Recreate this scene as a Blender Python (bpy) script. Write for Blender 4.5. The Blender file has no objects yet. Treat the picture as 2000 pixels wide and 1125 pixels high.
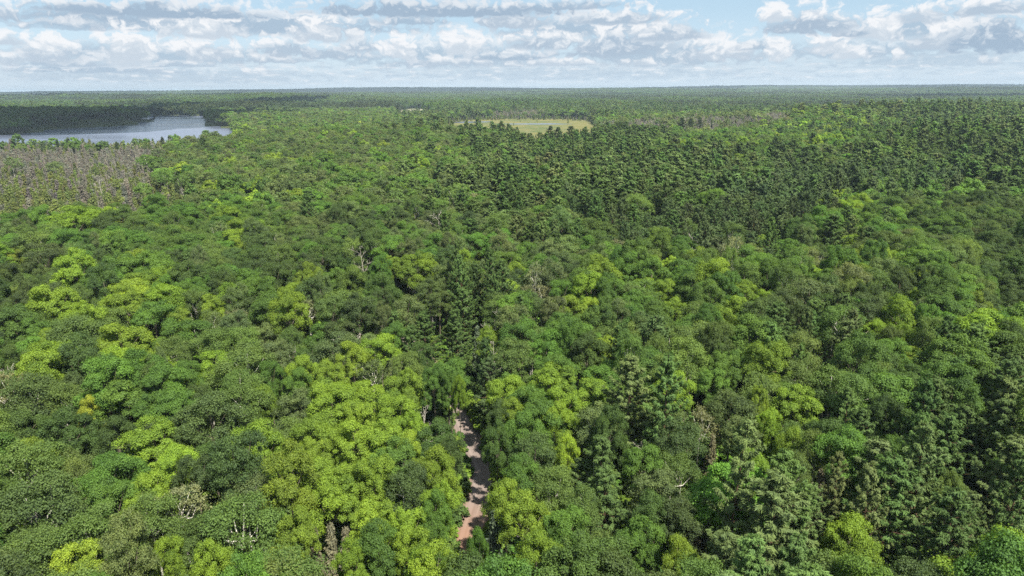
import bpy, math, random
import numpy as np
from mathutils import Matrix, Vector, kdtree

R = math.radians
random.seed(7)
rng = np.random.default_rng(7)
scene = bpy.context.scene
COL = scene.collection

# ------------------------------------------------------------------ camera
CAM_H, F_PX = 62.0, 1334.0          # metres above the road; focal length in pixels of a 2000 px wide frame
PITCH, ROLL = 16.22, -0.32
cam_data = bpy.data.cameras.new("camera")
cam_data.sensor_width = 36.0
cam_data.lens = 36.0 * F_PX / 2000.0
cam_data.clip_start = 0.5
cam_data.clip_end = 60000.0
cam = bpy.data.objects.new("camera", cam_data)
COL.objects.link(cam)
CAM_M = Matrix.Rotation(R(90 - PITCH), 4, 'X') @ Matrix.Rotation(R(ROLL), 4, 'Z')
cam.matrix_world = Matrix.Translation((0, 0, CAM_H)) @ CAM_M
scene.camera = cam
CR = np.array(CAM_M.to_3x3())

def ray(px, py):
    d = np.array([(px - 1000.0) / F_PX, -(py - 562.5) / F_PX, -1.0])
    return CR @ d

def at(px, py, z=0.0):
    """the point at height z that the pixel (2000 x 1125) looks at"""
    d = ray(px, py)
    t = (z - CAM_H) / d[2]
    return np.array([d[0] * t, d[1] * t, z])

def project(P):
    """world points (n, 3) -> pixels and depth"""
    q = (np.asarray(P, float) - np.array([0, 0, CAM_H])) @ CR
    dep = -q[:, 2]
    dd = np.where(dep > 0.1, dep, 0.1)
    return 1000 + F_PX * q[:, 0] / dd, 562.5 - F_PX * q[:, 1] / dd, dep

# ------------------------------------------------------------------ light
SUN_AZ, SUN_EL = 142.0, 57.0         # clockwise from the view direction (+Y)
SUN_V = Vector((math.cos(R(SUN_EL)) * math.sin(R(SUN_AZ)), math.cos(R(SUN_EL)) * math.cos(R(SUN_AZ)), math.sin(R(SUN_EL))))
sun_data = bpy.data.lights.new("sun", 'SUN')
sun_data.energy = 4.6
sun_data.angle = R(0.53)
sun_data.color = (1.0, 0.95, 0.83)
sun = bpy.data.objects.new("sun", sun_data)
sun.rotation_euler = (-SUN_V).to_track_quat('-Z', 'Y').to_euler()
sun.location = (0, 0, 300)
COL.objects.link(sun)

scene.view_settings.view_transform = 'Standard'
scene.view_settings.look = 'None'
scene.view_settings.gamma = 1.0
scene.view_settings.exposure = 1.22
scene.render.engine = 'CYCLES'
cy = scene.cycles
cy.max_bounces = 6
cy.diffuse_bounces = 4
cy.glossy_bounces = 2
cy.transmission_bounces = 3
cy.transparent_max_bounces = 4
cy.volume_bounces = 0
cy.sample_clamp_indirect = 2.0
cy.caustics_reflective = False
cy.caustics_refractive = False
cy.use_denoising = False
cy.denoiser = 'OPENIMAGEDENOISE'
cy.denoising_input_passes = 'RGB_ALBEDO_NORMAL'
cy.denoising_prefilter = 'ACCURATE'
cy.use_adaptive_sampling = False

# ------------------------------------------------------------------ node helpers
class NT:
    def __init__(self, tree):
        self.t = tree
        tree.nodes.clear()
    def n(self, typ, **kw):
        nd = self.t.nodes.new(typ)
        for k, v in kw.items():
            setattr(nd, k, v)
        return nd
    def link(self, a, b):
        self.t.links.new(a, b)
    def _in(self, sock, v):
        if isinstance(v, bpy.types.NodeSocket):
            self.t.links.new(v, sock)
        elif v is not None:
            sock.default_value = v
    def math(self, op, a, b=None, c=None, clamp=False):
        nd = self.n('ShaderNodeMath', operation=op, use_clamp=clamp)
        self._in(nd.inputs[0], a)
        self._in(nd.inputs[1], b)
        self._in(nd.inputs[2], c)
        return nd.outputs[0]
    def mix(self, f, a, b, mode='MIX'):
        nd = self.n('ShaderNodeMix', data_type='RGBA', blend_type=mode)
        self._in(nd.inputs[0], f)
        self._in(nd.inputs[6], a)
        self._in(nd.inputs[7], b)
        return nd.outputs[2]
    def ramp(self, v, lo, hi, a=0.0, b=1.0, smooth=True):
        nd = self.n('ShaderNodeMapRange', interpolation_type='SMOOTHSTEP' if smooth else 'LINEAR')
        self._in(nd.inputs[0], v)
        for i, x in enumerate((lo, hi, a, b)):
            self._in(nd.inputs[1 + i], x)
        return nd.outputs[0]
    def noise(self, vec, scale, detail=4.0, rough=0.55, lac=2.0, dim='3D'):
        nd = self.n('ShaderNodeTexNoise', noise_dimensions=dim)
        if vec is not None:
            self.link(vec, nd.inputs['Vector'])
        nd.inputs['Scale'].default_value = scale
        nd.inputs['Detail'].default_value = detail
        nd.inputs['Roughness'].default_value = rough
        nd.inputs['Lacunarity'].default_value = lac
        return nd.outputs['Fac']
    def comb(self, x, y, z=0.0):
        nd = self.n('ShaderNodeCombineXYZ')
        self._in(nd.inputs[0], x)
        self._in(nd.inputs[1], y)
        self._in(nd.inputs[2], z)
        return nd.outputs[0]

# ------------------------------------------------------------------ sky with cumulus rows
#SKY_BEGIN
CLOUDS = [
    (330, 150, 900, 40, .45, .45), (1100, 146, 900, 40, .55, .45), (1800, 120, 500, 40, .5, .45), (300, 112, 760, 60, .52, .7),
    (900, 116, 600, 70, .55, .7), (1300, 112, 500, 70, .6, .75), (1700, 100, 600, 50, .5, .6), (450, 52, 1100, 62, .58, .85), (200, 34, 500, 40, .55, .6), (1150, 60, 500, 60, .6, .8), (1800, 60, 500, 60, .5, .7),
 # x of the middle, y of the flat base, width, height (pixels of the photograph), whiteness, opacity
    
    
    (310, 142, 150, 12, .75, .8), (505, 143, 110, 17, .95, .9), 
    
    
    (1930, 124, 90, 16, .75, .7), 
    (170, 137, 420, 20, .55, .8), (120, 126, 300, 18, .7, .9), (330, 128, 230, 14, .7, .85), (545, 118, 190, 19, .75, .9),
    (860, 124, 240, 19, .8, .9), (1090, 125, 220, 18, .85, .9), (1260, 125, 90, 16, .9, .9), (1000, 113, 210, 20, .6, .8),
    (1180, 105, 250, 28, .7, .85), (640, 108, 190, 30, .7, .9), (30, 118, 140, 22, .85, .9),
    (95, 108, 170, 62, .82, 1), (400, 108, 190, 46, .86, 1), (15, 82, 90, 32, .9, .9), (560, 100, 150, 40, .72, .9),
    (250, 110, 170, 78, .95, 1), (700, 92, 120, 40, .75, .9), (782, 107, 104, 58, 1, 1), (905, 98, 122, 52, 1, 1),
    (1060, 86, 190, 42, .72, .95), (1210, 92, 280, 66, .68, .95), (1400, 108, 210, 48, .86, 1),
    (1300, 70, 200, 40, .72, .9), (1490, 92, 130, 26, .6, .7), (1522, 110, 80, 38, 1, .95), (1660, 109, 90, 26, 1, .95), (1746, 112, 62, 21, 1, .95),
    (1614, 96, 130, 44, 1, 1), (1840, 84, 180, 72, .82, 1), (1722, 64, 118, 54, 1, 1), (1650, 66, 120, 22, .5, .8),
    (1940, 84, 220, 80, .34, 1), (1800, 36, 120, 44, .85, .9), (1575, 52, 220, 58, .66, 1), (1510, 36, 70, 36, 1, 1),
    (120, 54, 260, 22, .55, .6), (400, 62, 250, 56, .95, 1), (630, 69, 180, 52, .9, 1), (200, 20, 420, 26, .5, .9), (20, 30, 120, 40, .7, .8),
    (1000, 44, 190, 46, .78, 1), (800, 42, 190, 26, .5, .8), (1200, 40, 240, 34, .7, .9), (860, 25, 660, 36, .2, 1), (320, 27, 480, 34, .28, 1),
    (1100, 14, 300, 22, .5, .8), (1930, 20, 260, 36, .75, .95),
]
world = bpy.data.worlds.new("World")
scene.world = world
world.use_nodes = True
W = NT(world.node_tree)
WS = 0.15

def cloud_group():
    g = bpy.data.node_groups.new("cloud_shape", 'ShaderNodeTree')
    for nm in ("X", "Y", "El", "Noise", "cx", "by", "iw", "ih", "white", "op"):
        g.interface.new_socket(nm, in_out='INPUT', socket_type='NodeSocketFloat')
    g.interface.new_socket("Color", in_out='INPUT', socket_type='NodeSocketColor')
    g.interface.new_socket("Color", in_out='OUTPUT', socket_type='NodeSocketColor')
    G = NT(g)
    i = G.n('NodeGroupInput').outputs
    o = G.n('NodeGroupOutput')
    u = G.math('MULTIPLY', G.math('SUBTRACT', i['X'], i['cx']), i['iw'])
    v = G.math('MULTIPLY', G.math('SUBTRACT', i['Y'], i['by']), i['ih'])
    vl = G.math('MULTIPLY', G.math('SUBTRACT', i['El'], i['by']), i['ih'])
    vv = G.math('MAXIMUM', v, G.math('MULTIPLY', vl, -3.0))
    d2 = G.math('ADD', G.math('MULTIPLY', u, u), G.math('MULTIPLY', vv, vv))
    nz = G.math('SUBTRACT', i['Noise'], 0.5)
    f = G.math('ADD', G.math('SUBTRACT', 1.15, G.math('SQRT', d2)), G.math('MULTIPLY', nz, 1.1))
    al = G.math('MULTIPLY', G.ramp(f, -0.05, 0.45), i['op'])
    sh = G.math('ADD', G.math('MULTIPLY', v, 0.9), G.math('ADD', G.math('MULTIPLY', nz, 1.1), 0.3))
    sh = G.math('ADD', G.math('MULTIPLY', G.ramp(sh, 0.0, 0.85), 0.75), G.math('MULTIPLY', G.math('SUBTRACT', i['white'], 0.5), 0.65))
    c1 = G.mix(G.ramp(sh, 0.0, 0.45), CGREY, CMID)
    c2 = G.mix(G.ramp(sh, 0.35, 0.85), c1, CWHITE)
    G.link(G.mix(al, i[10], c2), o.inputs[0])
    return g

K = 1.0 / WS / (2 ** scene.view_settings.exposure)
srgb = lambda r, g, b: tuple(((c / 255 + 0.055) / 1.055) ** 2.4 if c > 10 else c / 255 / 12.92 for c in (r, g, b))
sky_c = lambda r, g, b: tuple(c * K for c in srgb(r, g, b)) + (1.0,)
CGREY, CMID, CWHITE = sky_c(166, 187, 208), sky_c(215, 225, 235), sky_c(246, 248, 251)

tc = W.n('ShaderNodeTexCoord')
sep = W.n('ShaderNodeSeparateXYZ')
W.link(tc.outputs['Generated'], sep.inputs[0])
sky = W.n('ShaderNodeTexSky', sky_type='NISHITA')
sky.sun_disc = False
sky.sun_elevation = R(SUN_EL)
sky.sun_rotation = R(SUN_AZ)
sky.altitude = 400
sky.air_density = 1.1
sky.dust_density = 1.2
DEG = 57.29578
az = W.math('MULTIPLY', W.math('ARCTAN2', sep.outputs[0], sep.outputs[1]), DEG)
el = W.math('MULTIPLY', W.math('ARCSINE', sep.outputs[2]), DEG)
# billows: the coordinates are bent by noise so that every edge breaks into puffs
nv = W.comb(az, W.math('MULTIPLY', el, 1.35))
n_a = W.n('ShaderNodeTexNoise', noise_dimensions='2D')
W.link(nv, n_a.inputs['Vector'])
n_a.inputs['Scale'].default_value = 0.5
n_a.inputs['Detail'].default_value = 4
n_a.inputs['Roughness'].default_value = 0.54
sa = W.n('ShaderNodeSeparateColor')
W.link(n_a.outputs['Color'], sa.inputs[0])
amp = W.ramp(el, 0.3, 4.0, 0.55, 1.7)
X = W.math('ADD', az, W.math('MULTIPLY', W.math('SUBTRACT', sa.outputs[0], 0.5), W.math('MULTIPLY', amp, 1.5)))
Y = W.math('ADD', el, W.math('MULTIPLY', W.math('SUBTRACT', sa.outputs[1], 0.5), W.math('MULTIPLY', amp, 0.55)))
EL = W.math('ADD', el, W.math('MULTIPLY', W.math('SUBTRACT', Y, el), 0.3))
vor = W.n('ShaderNodeTexVoronoi', voronoi_dimensions='2D', feature='SMOOTH_F1')
W.link(W.comb(X, W.math('MULTIPLY', Y, 1.3)), vor.inputs['Vector'])
vor.inputs['Scale'].default_value = 1.0
vor.inputs['Detail'].default_value = 3
vor.inputs['Roughness'].default_value = 0.55
vor.inputs['Smoothness'].default_value = 0.35
puff = W.math('SUBTRACT', 1.0, vor.outputs['Distance'])
fine = W.noise(W.comb(X, W.math('MULTIPLY', Y, 1.5)), 1.0, 4, 0.5, dim='2D')
N = W.math('ADD', W.math('MULTIPLY', puff, 0.52), W.math('MULTIPLY', fine, 0.45))
# clear air: sky texture, paler towards the horizon
pale = W.ramp(el, -0.5, 7.0, 0.96, 0.8)
base = W.mix(pale, sky.outputs[0], W.mix(W.ramp(el, 0.0, 3.0), sky_c(206, 222, 236), sky_c(190, 212, 232)))
blue = W.mix(W.ramp(el, 1.5, 6.5, 0.0, 0.6), base, sky_c(168, 202, 225))
# broken cumulus over the rest of the sky, above what the photograph shows
zc = W.math('MAXIMUM', sep.outputs[2], 0.06)
pl = W.comb(W.math('DIVIDE', sep.outputs[0], zc), W.math('DIVIDE', sep.outputs[1], zc))
hi = W.noise(pl, 0.55, 6, 0.55)
cov = W.math('MULTIPLY', W.ramp(hi, 0.46, 0.6), W.ramp(el, 6.2, 10.0))
high = W.mix(cov, blue, W.mix(W.ramp(hi, 0.52, 0.75), sky_c(225, 232, 240), sky_c(170, 186, 204)))
col = blue
grp = cloud_group()
for (cx, by, w, h, wh, op) in CLOUDS:
    d = ray(cx, by); d = d / np.linalg.norm(d)
    dl = ray(cx - w / 2, by); dr = ray(cx + w / 2, by); dt = ray(cx, by - h)
    a = lambda q: math.degrees(math.atan2(q[0], q[1]))
    e = lambda q: math.degrees(math.asin(q[2] / np.linalg.norm(q)))
    nd = W.n('ShaderNodeGroup')
    nd.node_tree = grp
    W.link(X, nd.inputs['X']); W.link(Y, nd.inputs['Y']); W.link(EL, nd.inputs['El']); W.link(N, nd.inputs['Noise'])
    nd.inputs['cx'].default_value = a(d)
    nd.inputs['by'].default_value = e(d)
    nd.inputs['iw'].default_value = 2.0 / max(0.1, a(dr) - a(dl))
    nd.inputs['ih'].default_value = 1.0 / max(0.05, e(dt) - e(d))
    nd.inputs['white'].default_value = wh
    nd.inputs['op'].default_value = op
    W.link(col, nd.inputs[10])
    col = nd.outputs[0]
# small far cumuli in rows above the horizon
row = W.noise(W.comb(W.math('ADD', az, W.math('MULTIPLY', sa.outputs[0], 1.2)), W.math('MULTIPLY', el, 5.0)), 0.62, 5, 0.6, dim='2D')
rowb = W.math('MULTIPLY', W.ramp(el, 0.25, 0.7), W.ramp(el, 1.5, 2.3, 1.0, 0.0))
col = W.mix(W.math('MULTIPLY', W.ramp(row, 0.52, 0.7), W.math('MULTIPLY', rowb, 0.75)), col, W.mix(W.ramp(row, 0.56, 0.72), CMID, CWHITE))
col = W.mix(W.math('MULTIPLY', W.ramp(row, 0.47, 0.35), W.math('MULTIPLY', rowb, 0.5)), col, sky_c(178, 198, 217))
col = W.mix(W.ramp(el, 0.0, 2.2, 0.5, 0.0), col, sky_c(204, 221, 236))
bg = W.n('ShaderNodeBackground')
bg.inputs['Strength'].default_value = WS
W.link(col, bg.inputs['Color'])
bg_high = W.n('ShaderNodeBackground')
bg_high.inputs['Strength'].default_value = WS
W.link(high, bg_high.inputs['Color'])
front = W.math('MULTIPLY', W.math('LESS_THAN', el, 9.0), W.math('LESS_THAN', W.math('ABSOLUTE', az), 60.0))
ms = W.n('ShaderNodeMixShader')
W.link(front, ms.inputs[0])
W.link(bg_high.outputs[0], ms.inputs[1])
W.link(bg.outputs[0], ms.inputs[2])
wo = W.n('ShaderNodeOutputWorld')
W.link(ms.outputs[0], wo.inputs['Surface'])
world.cycles.sampling_method = 'MANUAL'
world.cycles.sample_map_resolution = 512
#SKY_END

# ------------------------------------------------------------------ ground shape
sstep = lambda x, a, b: np.clip((x - a) / (b - a), 0, 1) ** 2 * (3 - 2 * np.clip((x - a) / (b - a), 0, 1))

def poly(pts, z=0.0):
    return np.array([at(px, py, z)[:2] for px, py in pts])

def inside(P, x, y):
    x = np.asarray(x, float); y = np.asarray(y, float)
    c = np.zeros(x.shape, bool)
    n = len(P)
    for i in range(n):
        x1, y1 = P[i]; x2, y2 = P[(i + 1) % n]
        if y1 == y2:
            continue
        k = ((y1 > y) != (y2 > y)) & (x < (x2 - x1) * (y - y1) / (y2 - y1) + x1)
        c ^= k
    return c

def poly3(pts):
    """outline given by pixel and by the height of what is seen there (tree tops in front of it, its own growth behind)"""
    return np.array([at(px, py, z)[:2] for px, py, z in pts])

LAKE = poly3([(-420, 280, 13), (-150, 275, 13), (0, 272, 13), (150, 272, 13), (300, 272, 12), (380, 269, 12), (432, 266, 18), (466, 258, 18), (452, 250, 0), (418, 246, 0), (405, 240, 0),
             (403, 231, 0), (409, 226.5, 0), (360, 225.5, 0), (310, 226, 0), (297, 231, 0), (285, 238, 0), (250, 241, 0), (235, 246, 0), (150, 250, 0), (95, 253, 0), (66, 254, 0), (58, 259, 0), (20, 263, 0), (-60, 268, 0), (-420, 280, 0)])
POND = poly3([(262, 214.5, 0), (300, 214, 0), (306, 218, 0), (300, 222, 14), (268, 221, 14)])
INLET = poly3([(478, 224, 0), (500, 223.5, 0), (506, 230, 10), (484, 231, 10)])
SWAMP = poly3([(-200, 297, 9), (130, 295, 9), (325, 291, 9), (335, 306, 9), (300, 322, 9), (240, 328, 9), (100, 330, 9), (-200, 336, 9)])
SWAMP_B = poly3([(150, 328, 9), (285, 318, 9), (290, 366, 9), (210, 374, 9), (150, 366, 9)])
FEN = poly3([(-200, 336, 9), (150, 331, 9), (300, 326, 9), (320, 368, 12), (420, 372, 16), (350, 405, 16), (100, 424, 16), (-200, 442, 16)])
MARSH = poly3([(868, 241, 0), (900, 234.5, 0), (1000, 230.5, 0), (1075, 231.5, 0), (1150, 234, 0), (1168, 241, 4), (1162, 249, 24), (1110, 254, 25), (1060, 256, 25), (1015, 256, 25), (1010, 255, 18), (960, 254, 18), (900, 251, 22), (864, 246, 24)])
MARSH_CH = [poly([(874, 240.6), (905, 237.4), (962, 237.2), (960, 238.8), (905, 240.6)]), poly([(985, 241.8), (1075, 241.2), (1120, 242.8), (1075, 243.4), (1000, 243.2)])]
BOG = poly3([(768, 215.5, 0), (800, 212, 0), (842, 212.5, 0), (846, 219, 14), (800, 222, 14), (772, 221, 14)])
GREY_A = poly3([(1160, 247, 8), (1300, 240, 8), (1545, 240, 8), (1550, 253, 12), (1400, 259, 14), (1180, 259, 14)])
GREY_B = poly3([(955, 222, 9), (1060, 218, 9), (1075, 231, 0), (960, 232, 0)])
SHORE = poly3([(-60, 273, 13), (0, 272, 13), (150, 272, 13), (300, 272, 12), (380, 269, 12), (428, 263, 12), (440, 272, 12), (325, 290, 9), (130, 294, 9), (-60, 296, 9)])
OPEN = [LAKE, POND, INLET, MARSH, BOG]

def gauss(x, y, cx, cy, sx, sy):
    return np.exp(-((x - cx) / sx) ** 2 - ((y - cy) / sy) ** 2)

HILLS = [(np.array(c_), h_, a_, b_) for c_, h_, a_, b_ in (((-3200, 8300), 30, 1200, 700), ((-900, 9200), 30, 1700, 800), ((2600, 8700), 16, 1500, 700), ((5600, 8600), 16, 1700, 800), ((-1500, 4300), 22, 700, 300),
         ((200, 3300), 12, 600, 260), ((1500, 4200), 18, 900, 320), ((-760, 3000), 20, 330, 200), ((3200, 5200), 20, 1000, 350), ((900, 5600), 18, 900, 300))]
HILLS += [(at(1720, 262), 20, 330, 150), (at(760, 300), 9, 150, 100), (at(40, 247), 17, 420, 150), (at(470, 224), 10, 160, 170), (at(1050, 420), 3, 160, 60),
         (at(520, 203), 30, 300, 260), (at(210, 202), 16, 900, 300), (at(1950, 330), 12, 160, 90)]

def height(x, y):
    x = np.asarray(x, float); y = np.asarray(y, float)
    r = np.hypot(x, y)
    u = 2.2 * np.sin(x / 90 + 1.0) * np.sin(y / 110) * sstep(r, 160, 420)
    u = u + 4.0 * np.sin(x / 330 + 2.1) * np.sin(y / 290 + 0.7) * sstep(r, 500, 1500)
    u = u + 14.0 * (np.sin(x / 900 + 0.6 + y / 2400) * np.sin(y / 640 + x / 3000)) * sstep(r, 2300, 5000)
    u = u + 9.0 * np.sin(x / 2100 + 2.4) * np.sin(y / 1300 + 1.1 + x / 1900) * sstep(r, 4000, 8000)
    u = u + (20.0 + 14.0 * sstep(x / np.maximum(y, 1), -0.45, 0.1)) * sstep(r, 3500, 9500)
    flat = np.zeros_like(r)
    for P, s in ((LAKE, 260), (MARSH, 160), (SWAMP, 120), (FEN, 90), (GREY_A, 120)):
        c = P.mean(0)
        ext = (P.max(0) - P.min(0)) * 0.5
        flat = np.maximum(flat, 1 - sstep(np.hypot(np.maximum(np.abs(x - c[0]) - ext[0], 0), np.maximum(np.abs(y - c[1]) - ext[1], 0)), 20, s))
    z = u * (1 - flat)
    for c, h, sx, sy in HILLS:
        z = z + h * gauss(x, y, c[0], c[1], sx, sy)
    for P in OPEN + [SWAMP]:
        # the wet places lie level
        c = P.mean(0)
        m = inside(c + (P - c) * 1.04, x, y)
        z = np.where(m, np.minimum(z, 0.0), z)
    return z

def new_mesh(name, V, F, mats=()):
    me = bpy.data.meshes.new(name)
    me.from_pydata([tuple(v) for v in V], [], [tuple(f) for f in F])
    for m in mats:
        me.materials.append(m)
    me.update()
    return me

def link(name, data, parent=None):
    o = bpy.data.objects.new(name, data)
    COL.objects.link(o)
    if parent is not None:
        o.parent = parent
    return o

def structure(name, me):
    o = link(name, me)
    o['kind'] = 'structure'
    return o

def material(name):
    m = bpy.data.materials.new(name)
    m.use_nodes = True
    return m, NT(m.node_tree)

def lin(r, g, b):
    return (r, g, b, 1.0)

def soil_material(name, c1, c2, c3, s1=0.08, s2=1.3, bump=0.3):
    m, t = material(name)
    g = t.n('ShaderNodeNewGeometry')
    n1 = t.noise(g.outputs['Position'], s1, 5, 0.6)
    n2 = t.noise(g.outputs['Position'], s2, 6, 0.65)
    c = t.mix(t.ramp(n1, 0.35, 0.65), lin(*c1), lin(*c2))
    c = t.mix(t.ramp(n2, 0.48, 0.7), c, lin(*c3))
    b = t.n('ShaderNodeBump')
    b.inputs['Strength'].default_value = bump
    b.inputs['Distance'].default_value = 0.2
    t.link(n2, b.inputs['Height'])
    d = t.n('ShaderNodeBsdfPrincipled')
    t.link(c, d.inputs['Base Color'])
    d.inputs['Roughness'].default_value = 0.95
    d.inputs['Specular IOR Level'].default_value = 0.15
    t.link(b.outputs[0], d.inputs['Normal'])
    o = t.n('ShaderNodeOutputMaterial')
    t.link(d.outputs[0], o.inputs['Surface'])
    return m

M_FLOOR = soil_material("forest_floor_litter", (0.042, 0.062, 0.018), (0.06, 0.068, 0.024), (0.035, 0.038, 0.018))
na = 260
rr = np.concatenate([[0.0], np.geomspace(6, 450, 60), np.linspace(460, 2300, 150), np.geomspace(2380, 16000, 50)])
nr = len(rr)
aa = np.linspace(-math.pi, math.pi, na, endpoint=False)
# finer towards the view
aa = np.sort(aa * 0.35 + 0.65 * np.sign(aa) * np.abs(aa) ** 1.6 / math.pi ** 0.6)
gx = (rr[1:, None] * np.sin(aa)[None]).ravel(); gy = (rr[1:, None] * np.cos(aa)[None]).ravel()
gz = height(gx, gy)
V = np.concatenate([[[0, 0, 0.0]], np.stack([gx, gy, gz], 1)])
F = [(0, 1 + (j + 1) % na, 1 + j) for j in range(na)]
for i in range(nr - 2):
    for j in range(na):
        a = 1 + i * na + j; b = 1 + i * na + (j + 1) % na
        F.append((a, b, b + na, a + na))
gme = new_mesh("ground", V, F, [M_FLOOR])
gme.polygons.foreach_set('use_smooth', [True] * len(gme.polygons))
ground = structure("ground", gme)

# ------------------------------------------------------------------ water, marsh, bare swamp ground
def sheet(name, P, z, mat, kind='structure', jag=0.0, step=None):
    pts = []
    n = len(P)
    for i in range(n):
        a, b = P[i], P[(i + 1) % n]
        L = np.linalg.norm(b - a)
        k = max(1, int(L / step)) if step else 1
        for q in range(k):
            p = a + (b - a) * q / k
            if jag:
                p = p + rng.normal(0, jag, 2)
            pts.append((p[0], p[1], z))
    o = link(name, new_mesh(name, pts, [tuple(range(len(pts)))], [mat]))
    o['kind'] = kind
    return o

mw, t = material("lake_water")
g = t.n('ShaderNodeNewGeometry')
mp = t.n('ShaderNodeMapping')
mp.inputs['Scale'].default_value = (0.035, 0.16, 1.0)
t.link(g.outputs['Position'], mp.inputs['Vector'])
w1 = t.noise(mp.outputs[0], 1.0, 5, 0.6)
w2 = t.noise(g.outputs['Position'], 0.9, 4, 0.6)
mp2 = t.n('ShaderNodeMapping')
mp2.inputs['Scale'].default_value = (0.0035, 0.012, 1.0)
t.link(g.outputs['Position'], mp2.inputs['Vector'])
w3 = t.noise(mp2.outputs[0], 1.0, 3, 0.5)
b = t.n('ShaderNodeBump')
b.inputs['Strength'].default_value = 1.0
b.inputs['Distance'].default_value = 0.32
t.link(t.math('ADD', t.math('MULTIPLY', w1, 1.2), t.math('MULTIPLY', w2, 0.5)), b.inputs['Height'])
d = t.n('ShaderNodeBsdfPrincipled')
d.inputs['Base Color'].default_value = lin(0.12, 0.138, 0.20)
d.inputs['IOR'].default_value = 1.33
t.link(t.ramp(w3, 0.35, 0.65, 0.10, 0.28), d.inputs['Roughness'])
t.link(b.outputs[0], d.inputs['Normal'])
o = t.n('ShaderNodeOutputMaterial')
t.link(d.outputs[0], o.inputs['Surface'])
sheet("lake", LAKE, 0.30, mw, jag=3.0, step=25)
sheet("pond_water", POND, 0.30, mw)
sheet("inlet_water", INLET, 0.30, mw)
M_MARSH = soil_material("marsh_sedge", (0.140, 0.132, 0.042), (0.075, 0.098, 0.032), (0.175, 0.148, 0.070), 0.012, 0.06, 0.5)
M_SWAMP = soil_material("swamp_mud_and_dead_sedge", (0.18, 0.165, 0.135), (0.14, 0.14, 0.10), (0.23, 0.21, 0.175), 0.03, 0.3, 0.5)
M_BOG = soil_material("pale_bog_sedge", (0.22, 0.205, 0.15), (0.16, 0.16, 0.095), (0.27, 0.25, 0.195), 0.03, 0.2, 0.5)
sheet("marsh_grass", MARSH, 0.22, M_MARSH, 'stuff', jag=7.0, step=16)
for P in MARSH_CH:
    sheet("marsh_water", P, 0.34, mw)
sheet("swamp_ground", SWAMP, 0.20, M_SWAMP, jag=3.0, step=20)
sheet("swamp_ground", SWAMP_B, 0.26, M_SWAMP, jag=2.0, step=15)
sheet("bog_ground", BOG, 0.25, M_BOG, jag=3.0, step=20)
sheet("swamp_ground", GREY_A, 0.24, M_SWAMP, jag=3.0, step=20)
sheet("swamp_ground", GREY_B, 0.18, M_SWAMP, jag=3.0, step=20)

# ------------------------------------------------------------------ gravel road
RP = [at(888, 1240), at(897, 1150), at(907, 1100), at(916, 1050), at(930, 1005), at(944, 962), at(944, 925), at(931, 890), at(917, 855), at(904, 825), at(892, 800), at(876, 775)]
RP = [p[:2] for p in RP] + [np.array(q) for q in ((-19.0, 147.0), (-29.0, 168.0), (-44.0, 190.0), (-62.0, 212.0), (-86.0, 231.0), (-118.0, 243.0), (-160.0, 250.0))]

def spline(P, step):
    P = np.array(P)
    out = []
    for i in range(len(P) - 1):
        p0 = P[max(i - 1, 0)]; p1 = P[i]; p2 = P[i + 1]; p3 = P[min(i + 2, len(P) - 1)]
        k = max(2, int(np.linalg.norm(p2 - p1) / step))
        for q in range(k):
            s = q / k
            out.append(0.5 * (2 * p1 + (p2 - p0) * s + (2 * p0 - 5 * p1 + 4 * p2 - p3) * s * s + (3 * p1 - p0 - 3 * p2 + p3) * s ** 3))
    out.append(P[-1])
    return np.array(out)

RC = spline(RP, 0.7)
RT = np.gradient(RC, axis=0)
RT /= np.linalg.norm(RT, axis=1, keepdims=True)
RN = np.stack([RT[:, 1], -RT[:, 0]], 1)      # to the right
RLEN = np.concatenate([[0], np.cumsum(np.linalg.norm(np.diff(RC, axis=0), axis=1))])

def ribbon(name, half, z, mat, jag, seed):
    q = np.random.default_rng(seed)
    n = len(RC)
    sm = lambda a: np.convolve(np.pad(a, 2, 'edge'), np.ones(5) / 5, 'valid')
    l = half + sm(q.normal(0, jag, n)) + q.normal(0, jag * 0.35, n)
    r = half + sm(q.normal(0, jag, n)) + q.normal(0, jag * 0.35, n)
    cols = np.linspace(-1, 1, 9)
    V, UV, F = [], [], []
    for i in range(n):
        for c in cols:
            w = (r[i] if c > 0 else l[i]) * c
            p = RC[i] + RN[i] * w
            V.append((p[0], p[1], float(height(p[0], p[1])) + z + 0.05 * (1 - c * c)))
            UV.append((w, RLEN[i]))
    m = len(cols)
    for i in range(n - 1):
        for k in range(m - 1):
            a = i * m + k
            F.append((a, a + 1, a + 1 + m, a + m))
    me = new_mesh(name, V, F, [mat])
    me.polygons.foreach_set('use_smooth', [True] * len(me.polygons))
    at_ = me.attributes.new("along", 'FLOAT_VECTOR', 'POINT')
    at_.data.foreach_set('vector', np.array([(u, v, 0) for u, v in UV], np.float32).ravel())
    return structure(name, me)

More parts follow.
